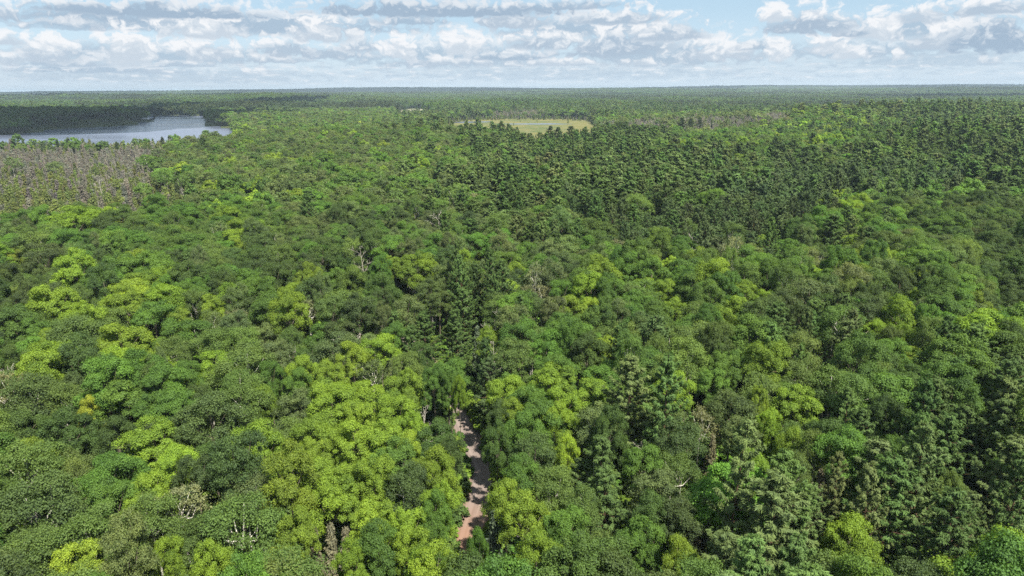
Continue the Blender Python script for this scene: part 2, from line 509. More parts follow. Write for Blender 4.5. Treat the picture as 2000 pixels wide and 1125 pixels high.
mr, t = material("gravel_road")
A = t.n('ShaderNodeAttribute', attribute_type='GEOMETRY', attribute_name='along')
sv = t.n('ShaderNodeSeparateXYZ')
t.link(A.outputs['Vector'], sv.inputs[0])
mp = t.n('ShaderNodeMapping')
mp.inputs['Scale'].default_value = (1.6, 0.06, 1)
t.link(A.outputs['Vector'], mp.inputs['Vector'])
streak = t.noise(mp.outputs[0], 1.0, 5, 0.6)
gr = t.noise(A.outputs['Vector'], 3.5, 8, 0.75)
patch = t.noise(A.outputs['Vector'], 0.22, 4, 0.6)
c = t.mix(t.ramp(streak, 0.35, 0.65), lin(0.165, 0.130, 0.116), lin(0.222, 0.180, 0.163))
c = t.mix(t.ramp(gr, 0.5, 0.75), c, lin(0.14, 0.105, 0.088))
rut = t.math('ABSOLUTE', t.math('SUBTRACT', t.math('ABSOLUTE', sv.outputs[0]), 0.95))
c = t.mix(t.math('MULTIPLY', t.ramp(rut, 0.0, 0.38, 0.55, 0.0), patch), c, lin(0.29, 0.235, 0.21))
orange = t.ramp(t.math('ADD', sv.outputs[1], t.math('MULTIPLY', patch, 8.0)), 20.0, 34.0, 1.0, 0.0)
c = t.mix(t.math('MULTIPLY', orange, 0.5), c, t.mix(gr, lin(0.33, 0.155, 0.085), lin(0.25, 0.115, 0.06)))
edge = t.ramp(t.math('ADD', t.math('ABSOLUTE', sv.outputs[0]), t.math('MULTIPLY', gr, 1.2)), 2.3, 3.0)
c = t.mix(t.math('MULTIPLY', edge, 0.6), c, lin(0.20, 0.13, 0.08))
b = t.n('ShaderNodeBump')
b.inputs['Strength'].default_value = 0.5
b.inputs['Distance'].default_value = 0.06
t.link(t.math('ADD', gr, streak), b.inputs['Height'])
d = t.n('ShaderNodeBsdfPrincipled')
t.link(c, d.inputs['Base Color'])
d.inputs['Roughness'].default_value = 0.95
d.inputs['Specular IOR Level'].default_value = 0.1
t.link(b.outputs[0], d.inputs['Normal'])
o = t.n('ShaderNodeOutputMaterial')
t.link(d.outputs[0], o.inputs['Surface'])
M_VERGE = soil_material("grassy_verge", (0.06, 0.10, 0.022), (0.10, 0.115, 0.035), (0.17, 0.125, 0.075), 0.35, 2.2, 0.8)
ribbon("road_verge", 3.3, 0.03, M_VERGE, 0.8, 3)
ribbon("road", 2.5, 0.06, mr, 0.2, 4)

# ------------------------------------------------------------------ foliage and bark materials
def leaf_material(name, transl=0.42, gloss=0.025, warm=(1.25, 1.12, 0.55)):
    m, t = material(name)
    tint = t.n('ShaderNodeAttribute', attribute_type='INSTANCER', attribute_name='tint')
    var = t.n('ShaderNodeAttribute', attribute_type='GEOMETRY', attribute_name='var')
    v = var.outputs['Fac']
    c = t.mix(1.0, tint.outputs['Color'], t.mix(v, lin(0.62, 0.66, 0.75), lin(1.42, 1.32, 1.05)), 'MULTIPLY')
    df = t.n('ShaderNodeBsdfDiffuse')
    t.link(c, df.inputs['Color'])
    tr = t.n('ShaderNodeBsdfTranslucent')
    t.link(t.mix(1.0, c, lin(*warm), 'MULTIPLY'), tr.inputs['Color'])
    ms = t.n('ShaderNodeMixShader')
    ms.inputs[0].default_value = transl
    t.link(df.outputs[0], ms.inputs[1])
    t.link(tr.outputs[0], ms.inputs[2])
    gl = t.n('ShaderNodeBsdfGlossy')
    gl.inputs['Roughness'].default_value = 0.75
    gl.inputs['Color'].default_value = lin(0.8, 0.85, 0.9)
    m2 = t.n('ShaderNodeMixShader')
    m2.inputs[0].default_value = gloss
    t.link(ms.outputs[0], m2.inputs[1])
    t.link(gl.outputs[0], m2.inputs[2])
    o = t.n('ShaderNodeOutputMaterial')
    t.link(m2.outputs[0], o.inputs['Surface'])
    return m

M_LEAF = leaf_material("broad_leaves")
M_NEEDLE = leaf_material("conifer_needles", 0.25, 0.02, (1.1, 1.1, 0.7))

def bark_material(name, c1, c2, scale=3.0):
    m, t = material(name)
    tc_ = t.n('ShaderNodeTexCoord')
    mp = t.n('ShaderNodeMapping')
    mp.inputs['Scale'].default_value = (1.0, 1.0, 0.35)
    t.link(tc_.outputs['Object'], mp.inputs['Vector'])
    n = t.noise(mp.outputs[0], scale, 5, 0.65)
    d = t.n('ShaderNodeBsdfDiffuse')
    t.link(t.mix(t.ramp(n, 0.4, 0.62), lin(*c1), lin(*c2)), d.inputs['Color'])
    o = t.n('ShaderNodeOutputMaterial')
    t.link(d.outputs[0], o.inputs['Surface'])
    return m

BARK = {
    'grey': bark_material("grey_bark", (0.16, 0.14, 0.11), (0.09, 0.075, 0.055)),
    'white': bark_material("white_birch_bark", (0.62, 0.60, 0.54), (0.38, 0.35, 0.30)),
    'brown': bark_material("brown_pine_bark", (0.13, 0.085, 0.055), (0.065, 0.045, 0.03)),
    'dead': bark_material("bleached_deadwood", (0.56, 0.52, 0.46), (0.36, 0.32, 0.27)),
    'swamp': bark_material("weathered_grey_deadwood", (0.26, 0.24, 0.215), (0.175, 0.16, 0.14)),
}

# ------------------------------------------------------------------ tree geometry
def unit(a):
    return a / np.maximum(np.linalg.norm(a, axis=-1, keepdims=True), 1e-9)

def leaf_quads(q, C, Nn, S, asp=0.7, T=None, droop=0.18):
    """kite shaped leaf clusters: (4n, 3) vertices"""
    Nn = unit(Nn)
    if T is None:
        T = q.normal(size=C.shape)
    T = unit(T - Nn * (T * Nn).sum(1, keepdims=True))
    B = np.cross(Nn, T)
    S = S[:, None]
    v0 = C - T * S * 0.72 - Nn * S * droop
    v1 = C + B * S * asp * 0.72 + T * S * 0.08
    v2 = C + T * S * 0.72 - Nn * S * droop
    v3 = C - B * S * asp * 0.72 + T * S * 0.08
    return np.stack([v0, v1, v2, v3], 1).reshape(-1, 3)

class Wood:
    def __init__(self):
        self.V, self.F = [], []
    def tube(self, P, rad, sides=5):
        P = [np.asarray(p, float) for p in P]
        base = len(self.V)
        for i, p in enumerate(P):
            d = unit((P[min(i + 1, len(P) - 1)] - P[max(i - 1, 0)])[None])[0]
            a = np.cross(d, [0.3, 0.9, 0.1]); a /= np.linalg.norm(a)
            b = np.cross(d, a)
            for k in range(sides):
                th = 2 * math.pi * k / sides
                self.V.append(p + (a * math.cos(th) + b * math.sin(th)) * rad[i])
        for i in range(len(P) - 1):
            for k in range(sides):
                u, v = base + i * sides + k, base + i * sides + (k + 1) % sides
                self.F.append((u, v, v + sides, u + sides))
        self.F.append(tuple(base + k for k in range(sides))[::-1])
        self.F.append(tuple(base + (len(P) - 1) * sides + k for k in range(sides)))
    def mesh(self, name, mat):
        return new_mesh(name, self.V, self.F, [mat])

def leaves_mesh(name, V, var, mat, wood=None, bark=None):
    n = len(V) // 4
    me = bpy.data.meshes.new(name)
    extra = len(wood.V) if wood else 0
    nf = len(wood.F) if wood else 0
    me.vertices.add(len(V) + extra)
    co = V if not wood else np.concatenate([V, np.array(wood.V)])
    me.vertices.foreach_set('co', co.astype(np.float32).ravel())
    lv = [np.arange(4 * n, dtype=np.int32)]
    ls = [np.arange(n, dtype=np.int32) * 4]
    if wood:
        idx = np.concatenate([np.array(f, np.int32) for f in wood.F]) + 4 * n
        cnt = np.array([len(f) for f in wood.F])
        lv.append(idx.astype(np.int32))
        ls.append((4 * n + np.concatenate([[0], np.cumsum(cnt)[:-1]])).astype(np.int32))
    lv = np.concatenate(lv); ls = np.concatenate(ls)
    me.loops.add(len(lv))
    me.loops.foreach_set('vertex_index', lv)
    me.polygons.add(len(ls))
    me.polygons.foreach_set('loop_start', ls)
    me.materials.append(mat)
    if wood:
        me.materials.append(bark)
        me.polygons.foreach_set('material_index', np.concatenate([np.zeros(n, np.int32), np.ones(nf, np.int32)]))
    me.update(calc_edges=True)
    a = me.attributes.new("var", 'FLOAT', 'FACE')
    a.data.foreach_set('value', np.concatenate([var, np.full(nf, 0.5)]).astype(np.float32))
    return me

LOD = {0: 1.0, 1: 0.30, 2: 0.055, 3: 0.011}          # share of the leaves kept
LSZ = {0: 1.0, 1: 1.72, 2: 3.6, 3: 7.2}              # and how much larger each gets

def broadleaf(seed, H=18.0, Rr=4.8, crown=0.62, lobes=8, puffs=11, leaves=115, size=0.30, puff_r=1.05, shell=0.42, jit=0.40, lod=0, bark_limb=5, stems=1, top=0.5):
    """a crown of lobes, each lobe a cauliflower of leaf puffs with gaps between; returns leaf vertices, variation, wood"""
    q = np.random.default_rng(seed)
    zc = H - Rr * crown * 1.35
    Hz = H - zc
    k = LOD[lod]
    if lod == 0: kp, kl = 1.0, 1.0
    elif lod == 1: kp, kl = 0.72, 0.42
    elif lod == 2: kp, kl = 0.34, 0.16
    else: kp, kl = 0.14, 0.08
    cs, ns, vs, ps = [], [], [], []
    W_ = Wood()
    ga = 2.39996
    L = []
    for i in range(lobes):
        f = (i + 0.5) / lobes
        ph = i * ga + q.uniform(-0.35, 0.35)
        e = math.asin(min(1, max(-1, 1 - 1.62 * f ** 0.9)))      # from the top down to a little under the middle
        rad = q.uniform(0.5, 0.7)
        c = np.array([math.cos(ph) * math.cos(e) * Rr * rad, math.sin(ph) * math.cos(e) * Rr * rad, zc + math.sin(e) * Hz * 0.62 * q.uniform(0.85, 1.1)])
        rl = Rr * q.uniform(0.40, 0.56)
        L.append((c, rl))
    np_ = max(2, int(round(puffs * kp)))
    if lod:
        shell, jit = max(shell, 0.8), jit * 0.55
    for (c, rl) in L:
        out = unit((c - np.array([0, 0, zc - Hz * 0.35]))[None])[0]
        lv = q.uniform(-0.17, 0.17)
        for j in range(np_):
            d = q.normal(size=3) * 0.8 + out * 0.75 + np.array([0, 0, top])
            d /= np.linalg.norm(d)
            pc = c + d * rl * np.array([1, 1, 0.8]) * q.uniform(0.72, 1.02)
            pr = puff_r * q.uniform(0.6, 1.35) * (1.0 if lod < 2 else 1.35)
            n = max(3, int(leaves * kl * q.uniform(0.7, 1.3)))
            dd = unit(q.normal(size=(n, 3)) + d * 0.55 + np.array([0, 0, 0.45]))
            rr_ = q.uniform(shell, 1.0, n)[:, None] * np.where(q.uniform(size=n) < 0.16, q.uniform(1.1, 1.5, n), 1.0)[:, None]
            pts = pc + dd * rr_ * pr * np.array([1.1, 1.1, 0.72]) * q.uniform(0.8, 1.25, 3)
            nn = dd * 0.75 + np.array([0, 0, 0.45]) + q.normal(size=(n, 3)) * jit
            cs.append(pts); ns.append(nn)
            vs.append(np.clip(0.5 + lv + q.normal(0, 0.13) + q.normal(0, 0.20 if lod == 0 else 0.10, n), 0, 1))
    C = np.concatenate(cs); Nn = np.concatenate(ns); var = np.concatenate(vs)
    S = size * (1.0 if lod == 0 else LSZ[lod] * (0.88 if lod == 1 else 1.0)) * q.uniform(0.7, 1.3, len(C))
    V = leaf_quads(q, C, Nn, S)
    # stem and limbs
    lean = q.normal(0, 0.35, 2)
    sd = 6 if lod == 0 else (4 if lod == 1 else 3)
    for s in range(stems):
        off = np.array([0, 0, 0]) if stems == 1 else np.array([math.cos(s * 2.1), math.sin(s * 2.1), 0]) * 0.5
        tip = np.array([lean[0], lean[1], zc + Hz * 0.25]) + off * 3
        r0 = 0.016 * H * (1.0 if stems == 1 else 0.65)
        W_.tube([off, off * 1.3 + tip * np.array([0.3, 0.3, 0.35]), tip * np.array([0.8, 0.8, 0.75]), tip], [r0, r0 * 0.8, r0 * 0.55, r0 * 0.25], sd)
    if lod < 2:
        for (c, rl) in L[:bark_limb if lod == 0 else max(2, bark_limb // 2)]:
            a = np.array([lean[0] * 0.6, lean[1] * 0.6, zc - Hz * q.uniform(0.15, 0.5)])
            m_ = (a + c) / 2 + np.array([0, 0, -0.4]) + q.normal(0, 0.3, 3)
            W_.tube([a, m_, c + (c - m_) * 0.35], [0.0085 * H, 0.0055 * H, 0.002 * H], max(3, sd - 2))
    return V, var, W_

def conifer(seed, H=20.0, Rr=3.6, z0=0.3, gap=1.1, nb=6, tufts=5, needles=13, nlen=0.62, nwid=0.16, tilt=0.22, tip_up=0.35, power=1.0, ragged=0.35, flat=0.5, lod=0, base_taper=0.75, dead_low=True):
    """whorls of branches that carry needle tufts; returns needle vertices, variation, wood"""
    q = np.random.default_rng(seed)
    if lod == 0: kt, kn, kg, ks = 1.0, 1.0, 1.0, 1.0
    elif lod == 1: kt, kn, kg, ks = 0.95, 0.8, 1.0, 1.4
    elif lod == 2: kt, kn, kg, ks = 0.45, 0.34, 1.5, 3.0
    else: kt, kn, kg, ks = 0.25, 0.2, 2.4, 5.2
    cs, ns, ts, vs = [], [], [], []
    W_ = Wood()
    lean = q.normal(0, 0.012, 2)
    ax = lambda z: np.array([lean[0] * z, lean[1] * z, z])
    z = H * z0
    sd = 5 if lod == 0 else 3
    r0 = 0.013 * H
    W_.tube([ax(0), ax(H * 0.35), ax(H * 0.7), ax(H * 0.99)], [r0, r0 * 0.8, r0 * 0.45, 0.03], 6 if lod == 0 else sd)
    while z < H * 0.985:
        f = (z - H * z0) / (H * (1 - z0))
        Lm = Rr * (1 - f) ** power * (base_taper + (1 - base_taper) * min(1, f * 4)) + 0.16
        n = max(3, int(round(nb * (1 - 0.35 * f))))
        ph0 = q.uniform(0, 6.28)
        wl = 1.0 + q.normal(0, ragged * 0.35)
        for b_ in range(n):
            ph = ph0 + 6.283 * (b_ + q.uniform(-0.3, 0.3)) / n
            Lb = max(0.25, Lm * wl * (1 + q.normal(0, ragged)))
            Lb = min(Lb, Lm * 1.45)
            dxy = np.array([math.cos(ph), math.sin(ph), 0])
            side = np.array([-math.sin(ph), math.cos(ph), 0])
            rise = tilt + 0.5 * f * (tilt + 0.1) + q.normal(0, 0.07)
            zb = z + q.uniform(-0.3, 0.3) * gap * 0.6
            def pt(s):
                return ax(zb) + dxy * Lb * s + np.array([0, 0, 1]) * Lb * (rise * s + tip_up * s * s * 0.5)
            if lod == 0 and Lb > 0.8:
                W_.tube([pt(0), pt(0.5), pt(0.95)], [0.018 + 0.012 * Lb, 0.012 + 0.007 * Lb, 0.012], 3)
            nt = max(1, int(round(tufts * kt * (0.45 + 0.75 * Lb / Rr))))
            bv = q.normal(0, 0.08)
            for k in range(nt):
                s = 0.28 + 0.72 * (k + q.uniform(0.2, 0.9)) / nt
                w = Lb * 0.34 * (1.15 - s) * q.uniform(-1, 1)
                c = pt(min(s, 1.0)) + side * w
                m_ = max(3, int(needles * kn * q.uniform(0.8, 1.2)))
                dirs = dxy * (0.55 + 0.5 * s) + side * q.normal(0, 0.65 if lod == 0 else 0.5, m_)[:, None] + np.array([0, 0, 1]) * (rise * 0.6 + q.normal(0.22, 0.3, m_))[:, None]
                dirs = unit(dirs)
                ln = nlen * ks * q.uniform(0.65, 1.25, m_)
                cc = c + dirs * ln[:, None] * 0.45 + q.normal(0, 0.10 * (1 + 0.5 * lod), (m_, 3))
                up = np.array([0, 0, 1.0]) * flat + q.normal(0, 0.28 if lod == 0 else 0.18, (m_, 3)) + dxy * 0.25
                cs.append(cc); ts.append(dirs); ns.append(up)
                vs.append(np.clip(0.42 + bv + 0.22 * (s - 0.6) + q.normal(0, 0.13 if lod == 0 else 0.07, m_), 0, 1))
        z += gap * kg * q.uniform(0.75, 1.25) * (1 - 0.45 * f)
    # leading shoot
    m_ = 5 if lod == 0 else 3
    dirs = unit(np.array([0, 0, 1.0]) + q.normal(0, 0.35, (m_, 3)))
    cs.append(ax(H * 0.985) + dirs * 0.2); ts.append(dirs); ns.append(q.normal(size=(m_, 3))); vs.append(np.full(m_, 0.6))
    C = np.concatenate(cs); T = np.concatenate(ts); Nn = np.concatenate(ns); var = np.concatenate(vs)
    S = nlen * ks * q.uniform(0.8, 1.2, len(C))
    V = leaf_quads(q, C, Nn, S, asp=nwid / nlen * (1.0 if lod == 0 else 1.25), T=T, droop=0.03)
    return V, var, W_

def snag(seed, H=15.0, n=9, spread=0.32, up=0.6, sub=4, r0=0.15, fine=True, z0=0.35, sides=4):
    """a dead tree: bare stem and forking branches; returns branch wood and stem wood"""
    q = np.random.default_rng(seed)
    S_, B_ = Wood(), Wood()
    k1, k2 = q.normal(0, 0.5, 2), q.normal(0, 0.4, 2)
    P = [np.array([0, 0, 0]), np.array([k1[0] * 0.4, k1[1] * 0.4, H * 0.4]), np.array([k1[0] + k2[0] * 0.3, k1[1] + k2[1] * 0.3, H * 0.75]), np.array([k1[0] + k2[0], k1[1] + k2[1], H])]
    S_.tube(P, [r0, r0 * 0.75, r0 * 0.45, 0.035], sides + 1)
    for i in range(n):
        f = z0 + (0.97 - z0) * (i + q.uniform(0, 0.9)) / n
        seg = min(2, int(f / 0.375)) if f < 0.75 else 2
        fz = [0, 0.4, 0.75, 1.0]
        seg = 0 if f < 0.4 else (1 if f < 0.75 else 2)
        u = (f - fz[seg]) / (fz[seg + 1] - fz[seg])
        a = P[seg] * (1 - u) + P[seg + 1] * u
        ph = i * 2.4 + q.uniform(-0.5, 0.5)
        L = H * spread * (1.15 - f * 0.75) * q.uniform(0.6, 1.2)
        d = np.array([math.cos(ph), math.sin(ph), up * q.uniform(0.5, 1.5)])
        d /= np.linalg.norm(d)
        m_ = a + d * L * 0.5 + q.normal(0, 0.06 * L, 3)
        e = m_ + (d + np.array([0, 0, 0.3]) + q.normal(0, 0.2, 3)) * L * 0.5
        rb = r0 * 0.42 * (1.1 - f * 0.6)
        B_.tube([a, m_, e], [rb, rb * 0.65, 0.025], sides)
        for j in range(sub):
            s = q.uniform(0.3, 0.95)
            c = a + (m_ - a) * s * 2 if s < 0.5 else m_ + (e - m_) * (s - 0.5) * 2
            d2 = unit((d + q.normal(0, 0.6, 3) + np.array([0, 0, 0.25]))[None])[0]
            l2 = L * q.uniform(0.22, 0.5)
            g1 = c + d2 * l2
            B_.tube([c, c + d2 * l2 * 0.5 + q.normal(0, 0.04 * l2, 3), g1], [rb * 0.5, rb * 0.36, 0.016], 3)
            if fine:
                for w_ in range(2):
                    d3 = unit((d2 + q.normal(0, 0.6, 3))[None])[0]
                    c3 = c + d2 * l2 * q.uniform(0.4, 0.9)
                    B_.tube([c3, c3 + d3 * l2 * 0.6], [0.022, 0.012], 3)
    return B_, S_

# kind -> (maker of one variant, how many variants, leaf material, bark)
def mk_maple(s, lod): return broadleaf(s, H=18, Rr=5.0, lobes=9, puffs=11, crown=0.8, leaves=340 if lod == 0 else 120, size=0.162 if lod == 0 else 0.29, puff_r=0.98, top=0.38, lod=lod)
def mk_birch(s, lod): return broadleaf(s, H=17, Rr=4.0, crown=0.85, lobes=10, puffs=9, leaves=205 if lod == 0 else 95, size=0.148 if lod == 0 else 0.235, puff_r=1.15, shell=0.25, jit=0.5, lod=lod, bark_limb=7, stems=2 + s % 2, top=0.35)
def mk_aspen(s, lod): return broadleaf(s, H=18, Rr=4.2, crown=0.95, lobes=11, puffs=9, leaves=200 if lod == 0 else 92, size=0.155 if lod == 0 else 0.25, puff_r=1.0, shell=0.3, jit=0.45, lod=lod, bark_limb=6, top=0.4)
def mk_pine(s, lod): return conifer(s, H=21, Rr=4.9, z0=0.22, gap=1.2, nb=7, tufts=7, needles=48 if lod == 0 else 22, nlen=0.40 if lod == 0 else 0.42, nwid=0.075 if lod == 0 else 0.12, tilt=0.10, tip_up=0.6, power=0.74, ragged=0.42, flat=0.7, lod=lod)
def mk_redpine(s, lod): return conifer(s, H=19, Rr=3.2, z0=0.34, gap=0.85, nb=6, tufts=4, needles=16, nlen=0.5, nwid=0.13, tilt=0.25, tip_up=0.5, power=0.5, ragged=0.3, flat=0.25, lod=lod)
def mk_spruce(s, lod): return conifer(s, H=15, Rr=2.0, z0=0.06, gap=0.5, nb=8, tufts=4, needles=9, nlen=0.42, nwid=0.17, tilt=-0.28, tip_up=0.3, power=0.95, ragged=0.16, lod=lod)
def mk_tamarack(s, lod): return conifer(s, H=12, Rr=1.7, z0=0.15, gap=0.6, nb=6, tufts=3, needles=8, nlen=0.42, nwid=0.14, tilt=0.05, tip_up=0.2, power=0.85, ragged=0.35, flat=0.2, lod=lod)

KINDS = {  # name: maker, variants, leaf material, bark, natural height, natural crown radius, height of the crown's middle, category
    'maple_tree': (mk_maple, 8, M_LEAF, 'grey', 18.0, 5.0, 12.9, 'broadleaf tree'),
    'birch_tree': (mk_birch, 7, M_LEAF, 'white', 17.0, 4.0, 12.2, 'birch tree'),
    'aspen_tree': (mk_aspen, 6, M_LEAF, 'grey', 18.0, 4.2, 12.6, 'broadleaf tree'),
    'white_pine_tree': (mk_pine, 7, M_NEEDLE, 'brown', 21.0, 4.3, 14.0, 'pine tree'),
    'red_pine_tree': (mk_redpine, 4, M_NEEDLE, 'brown', 19.0, 2.9, 14.0, 'pine tree'),
    'spruce_tree': (mk_spruce, 3, M_NEEDLE, 'brown', 15.0, 2.0, 8.0, 'spruce tree'),
    'tamarack_tree': (mk_tamarack, 3, M_NEEDLE, 'grey', 12.0, 1.7, 7.0, 'swamp tree'),
    'dead_tree': (None, 4, None, 'dead', 15.0, 3.6, 10.5, 'dead tree'),
}
ORDER = list(KINDS)
MESH = {}     # (kind, lod, variant) -> (crown mesh, trunk mesh) for trees that stand as objects; lod 1..3 joined for the forest mass
JOINED = {}

def get_meshes(kind, lod, v):
    key = (kind, lod, v)
    if key not in MESH:
        mk, nv, ml, bk, H, Rr, zc, cat = KINDS[kind]
        if kind == 'dead_tree':
            B_, S_ = snag(900 + v, n=10 if lod == 0 else 8, sub=4 if lod == 0 else 3, fine=lod == 0)
            MESH[key] = (B_.mesh("branches", BARK['dead']), S_.mesh("trunk", BARK['dead']))
        else:
            Vv, var, W_ = mk(100 * ORDER.index(kind) + v, lod)
            MESH[key] = (leaves_mesh(kind + "_crown", Vv, var, ml), W_.mesh(kind + "_trunk", BARK[bk]))
    return MESH[key]

def mk_sparse(s, lod): return broadleaf(s, H=17, Rr=3.6, crown=0.95, lobes=10, puffs=7, leaves=34, size=0.22, puff_r=1.1, shell=0.2, jit=0.9, lod=min(lod, 1), bark_limb=10, top=0.35)
KINDS['thin_birch_tree'] = (mk_sparse, 3, M_LEAF, 'white', 17.0, 3.6, 12.2, 'birch tree')
ORDER = list(KINDS)

TINT = {   # leaf colours (linear)
    'lime': (0.170, 0.272, 0.020), 'yellowlime': (0.208, 0.325, 0.026), 'yellow': (0.30, 0.39, 0.03), 'mid': (0.096, 0.190, 0.022), 'dark': (0.070, 0.126, 0.020),
    'olive': (0.112, 0.184, 0.034), 'greyolive': (0.120, 0.175, 0.052), 'pale': (0.185, 0.205, 0.095), 'darkolive': (0.080, 0.130, 0.030),
    'pine': (0.089, 0.156, 0.038), 'paleneedle': (0.130, 0.188, 0.060), 'redpine': (0.086, 0.138, 0.046), 'brown': (0.165, 0.155, 0.100), 'rust': (0.130, 0.125, 0.062),
    'spruce': (0.064, 0.098, 0.030), 'blue': (0.11, 0.150, 0.095), 'tam': (0.145, 0.185, 0.048), 'twig': (0.190, 0.185, 0.155), 'none': (0.3, 0.3, 0.3),
}
WORDS = {
    'lime': 'lime-green', 'yellowlime': 'yellowish-lime', 'yellow': 'bright-yellow', 'mid': 'mid-green', 'dark': 'dark-green', 'olive': 'olive-green', 'greyolive': 'greyish-olive', 'pale': 'pale-grey-green',
    'darkolive': 'dark-olive', 'pine': 'deep-green', 'paleneedle': 'pale-tipped', 'redpine': 'brownish-green', 'brown': 'greyish-brown', 'rust': 'rusty-brown', 'spruce': 'blackish-green', 'blue': 'bluish-green', 'tam': 'light-olive', 'twig': 'bare-grey', 'none': 'leafless',
}
KWORD = {'maple_tree': 'maple', 'birch_tree': 'birch', 'aspen_tree': 'aspen', 'white_pine_tree': 'white-pine', 'red_pine_tree': 'red-pine', 'spruce_tree': 'spruce', 'tamarack_tree': 'tamarack', 'dead_tree': 'snag', 'thin_birch_tree': 'thin-birch', 'roadside_shrub': 'shrub'}
M_, B_, A_, P_, Q_, S_, T_, D_, N_ = 'maple_tree', 'birch_tree', 'aspen_tree', 'white_pine_tree', 'red_pine_tree', 'spruce_tree', 'tamarack_tree', 'dead_tree', 'thin_birch_tree'
ZONE = {
    'LL': [(M_, 'lime', 46), (M_, 'yellowlime', 16), (M_, 'mid', 22), (B_, 'olive', 10), (A_, 'darkolive', 6)],
    'LM': [(M_, 'lime', 30), (M_, 'yellowlime', 6), (M_, 'mid', 32), (B_, 'olive', 18), (A_, 'greyolive', 9), (N_, 'pale', 3), (P_, 'pine', 2)],
    'MM': [(M_, 'mid', 48), (M_, 'dark', 20), (B_, 'olive', 18), (A_, 'darkolive', 8), (M_, 'lime', 6)],
    'BB': [(B_, 'olive', 34), (A_, 'greyolive', 20), (A_, 'darkolive', 16), (M_, 'mid', 17), (M_, 'lime', 5), (N_, 'pale', 4), (D_, 'none', 2), (P_, 'pine', 2)],
    'BM': [(B_, 'olive', 26), (A_, 'greyolive', 13), (M_, 'mid', 32), (M_, 'dark', 8), (M_, 'lime', 12), (N_, 'pale', 3), (P_, 'pine', 4), (D_, 'none', 2)],
    'GG': [(M_, 'dark', 40), (A_, 'darkolive', 28), (B_, 'olive', 14), (M_, 'mid', 14), (P_, 'pine', 4)],
    'PP': [(P_, 'pine', 44), (P_, 'paleneedle', 20), (A_, 'darkolive', 10), (M_, 'mid', 15), (M_, 'dark', 5), (B_, 'olive', 5), (D_, 'none', 1), (S_, 'spruce', 2)],
    'PB': [(P_, 'pine', 30), (P_, 'paleneedle', 12), (B_, 'olive', 22), (A_, 'greyolive', 15), (M_, 'mid', 16), (M_, 'lime', 2), (D_, 'none', 3)],
    'RR': [(Q_, 'redpine', 74), (Q_, 'pine', 10), (P_, 'pine', 8), (B_, 'olive', 6), (D_, 'none', 2)],
    'TT': [(T_, 'tam', 62), (S_, 'spruce', 8), (B_, 'olive', 12), (D_, 'none', 12), (M_, 'mid', 6)],
    'TD': [(T_, 'tam', 46), (D_, 'none', 28), (B_, 'olive', 18), (S_, 'spruce', 8)],
    'DD': [(D_, 'none', 62), (T_, 'tam', 26), (B_, 'greyolive', 12)],
    'PG': [(P_, 'pine', 38), (P_, 'paleneedle', 10), (M_, 'dark', 22), (M_, 'mid', 16), (A_, 'darkolive', 10), (M_, 'lime', 4)],
    'SS': [(S_, 'spruce', 80), (P_, 'pine', 10), (T_, 'tam', 10)],
}
GRID_Y = [180, 205, 240, 280, 320, 360, 400, 440, 480, 520, 560, 600, 650, 700, 750, 800, 850, 900, 950, 1000, 1050, 1100]
GRID = """GG GG BM PB BM GG PB BM PB PB BM PB PB PB BM PB PB PP PB PP
GG GG GG BM GG GG BB BB PB PB PB PB PB PB PB PB PB PP PP PP
GG GG GG BM BB BB BB BB PB PP PP PB BB BB BB BM LM PB PP PP
TT TT TT TT BB BB BB BB BB PB PB PP PB BM BM BM LM PG PG PG
DD DD DD BB BB BB BB BB BM PB PP PP PP PP PG PG PP PG PG PP
TT TD TD TT BB BB BM BB PB PP PP PP PP PP PP RR RR RR RR PG
TT TT TT BM LM BM BB BB PB PP PP PP PP PP RR RR LM MM MM MM
LM LM LL LM LM BM BB BB BB PB PB RR RR RR RR RR LM MM GG GG
BB BB MM LM LM BM GG BM BB BB PB PB RR RR RR PB PP MM BB GG
BB BB BM BB GG GG BM BM BM BB BB BB BM LM BM BM BB LM BM GG
GG BM LM LM MM LM GG BM BM BB LM BB BM LM LM BB BM MM BM GG
GG LM LL LL BB BM BB GG PB PP BB LM LM LM LM GG BM BM MM BB
GG BB LM LM BB LM BM PB PP PB BM MM BB LM LM PP PG LM BM BM
MM BB LM LM BM LM LM LM PP PB MM MM BM PB MM PG PB MM BM PG
BB BB BM BM BB LM LL LL MM RR MM LM PB BM BM LM MM MM PG PP
BB GG BM MM BB LM LL LL BM RR LM LM PP MM BB LM BB GG PP PP
GG GG BM LM GG LL LL LL GG GG MM LM PP MM GG LM GG PG PP PG
LM BM LM LL MM LL LL LL GG MM MM PB PG MM BB LM BM PP PP PP
BB BM LM LM GG LM LL LM LL MM BM PP BM MM BM MM PP PP PG PP
BB BB LM LM BM BM LL LL LM LM LM PP MM GG PP PP PP PP PP PP
BB BB BB BM BM LM LM LL MM GG MM MM MM GG PP PP LM PP PP PG
BB LM LM GG BM LM PB LL LM MM LM MM GG LM PP PP LM PG PP PG"""
GRID = [r.split() for r in GRID.split("\n")]
SPRUCE_ROW = poly3([(870, 251, 15), (960, 255, 15), (1012, 257, 15), (1015, 270, 15), (950, 270, 15), (866, 264, 15)])

def zone_at(px, py, x, y):
    if inside(SPRUCE_ROW, [x], [y])[0]:
        return 'SS'
    if inside(GREY_A, [x], [y])[0] or inside(GREY_B, [x], [y])[0]:
        return 'DD'
    # soft borders: the lookup is jittered
    px = px + rng.normal(0, 28); py = py + rng.normal(0, 0.05 * max(20, py - 165))
    j = int(np.clip(px / 100.0, 0, 19))
    i = int(np.argmin([abs(py - g) for g in GRID_Y]))
    return GRID[i][j]

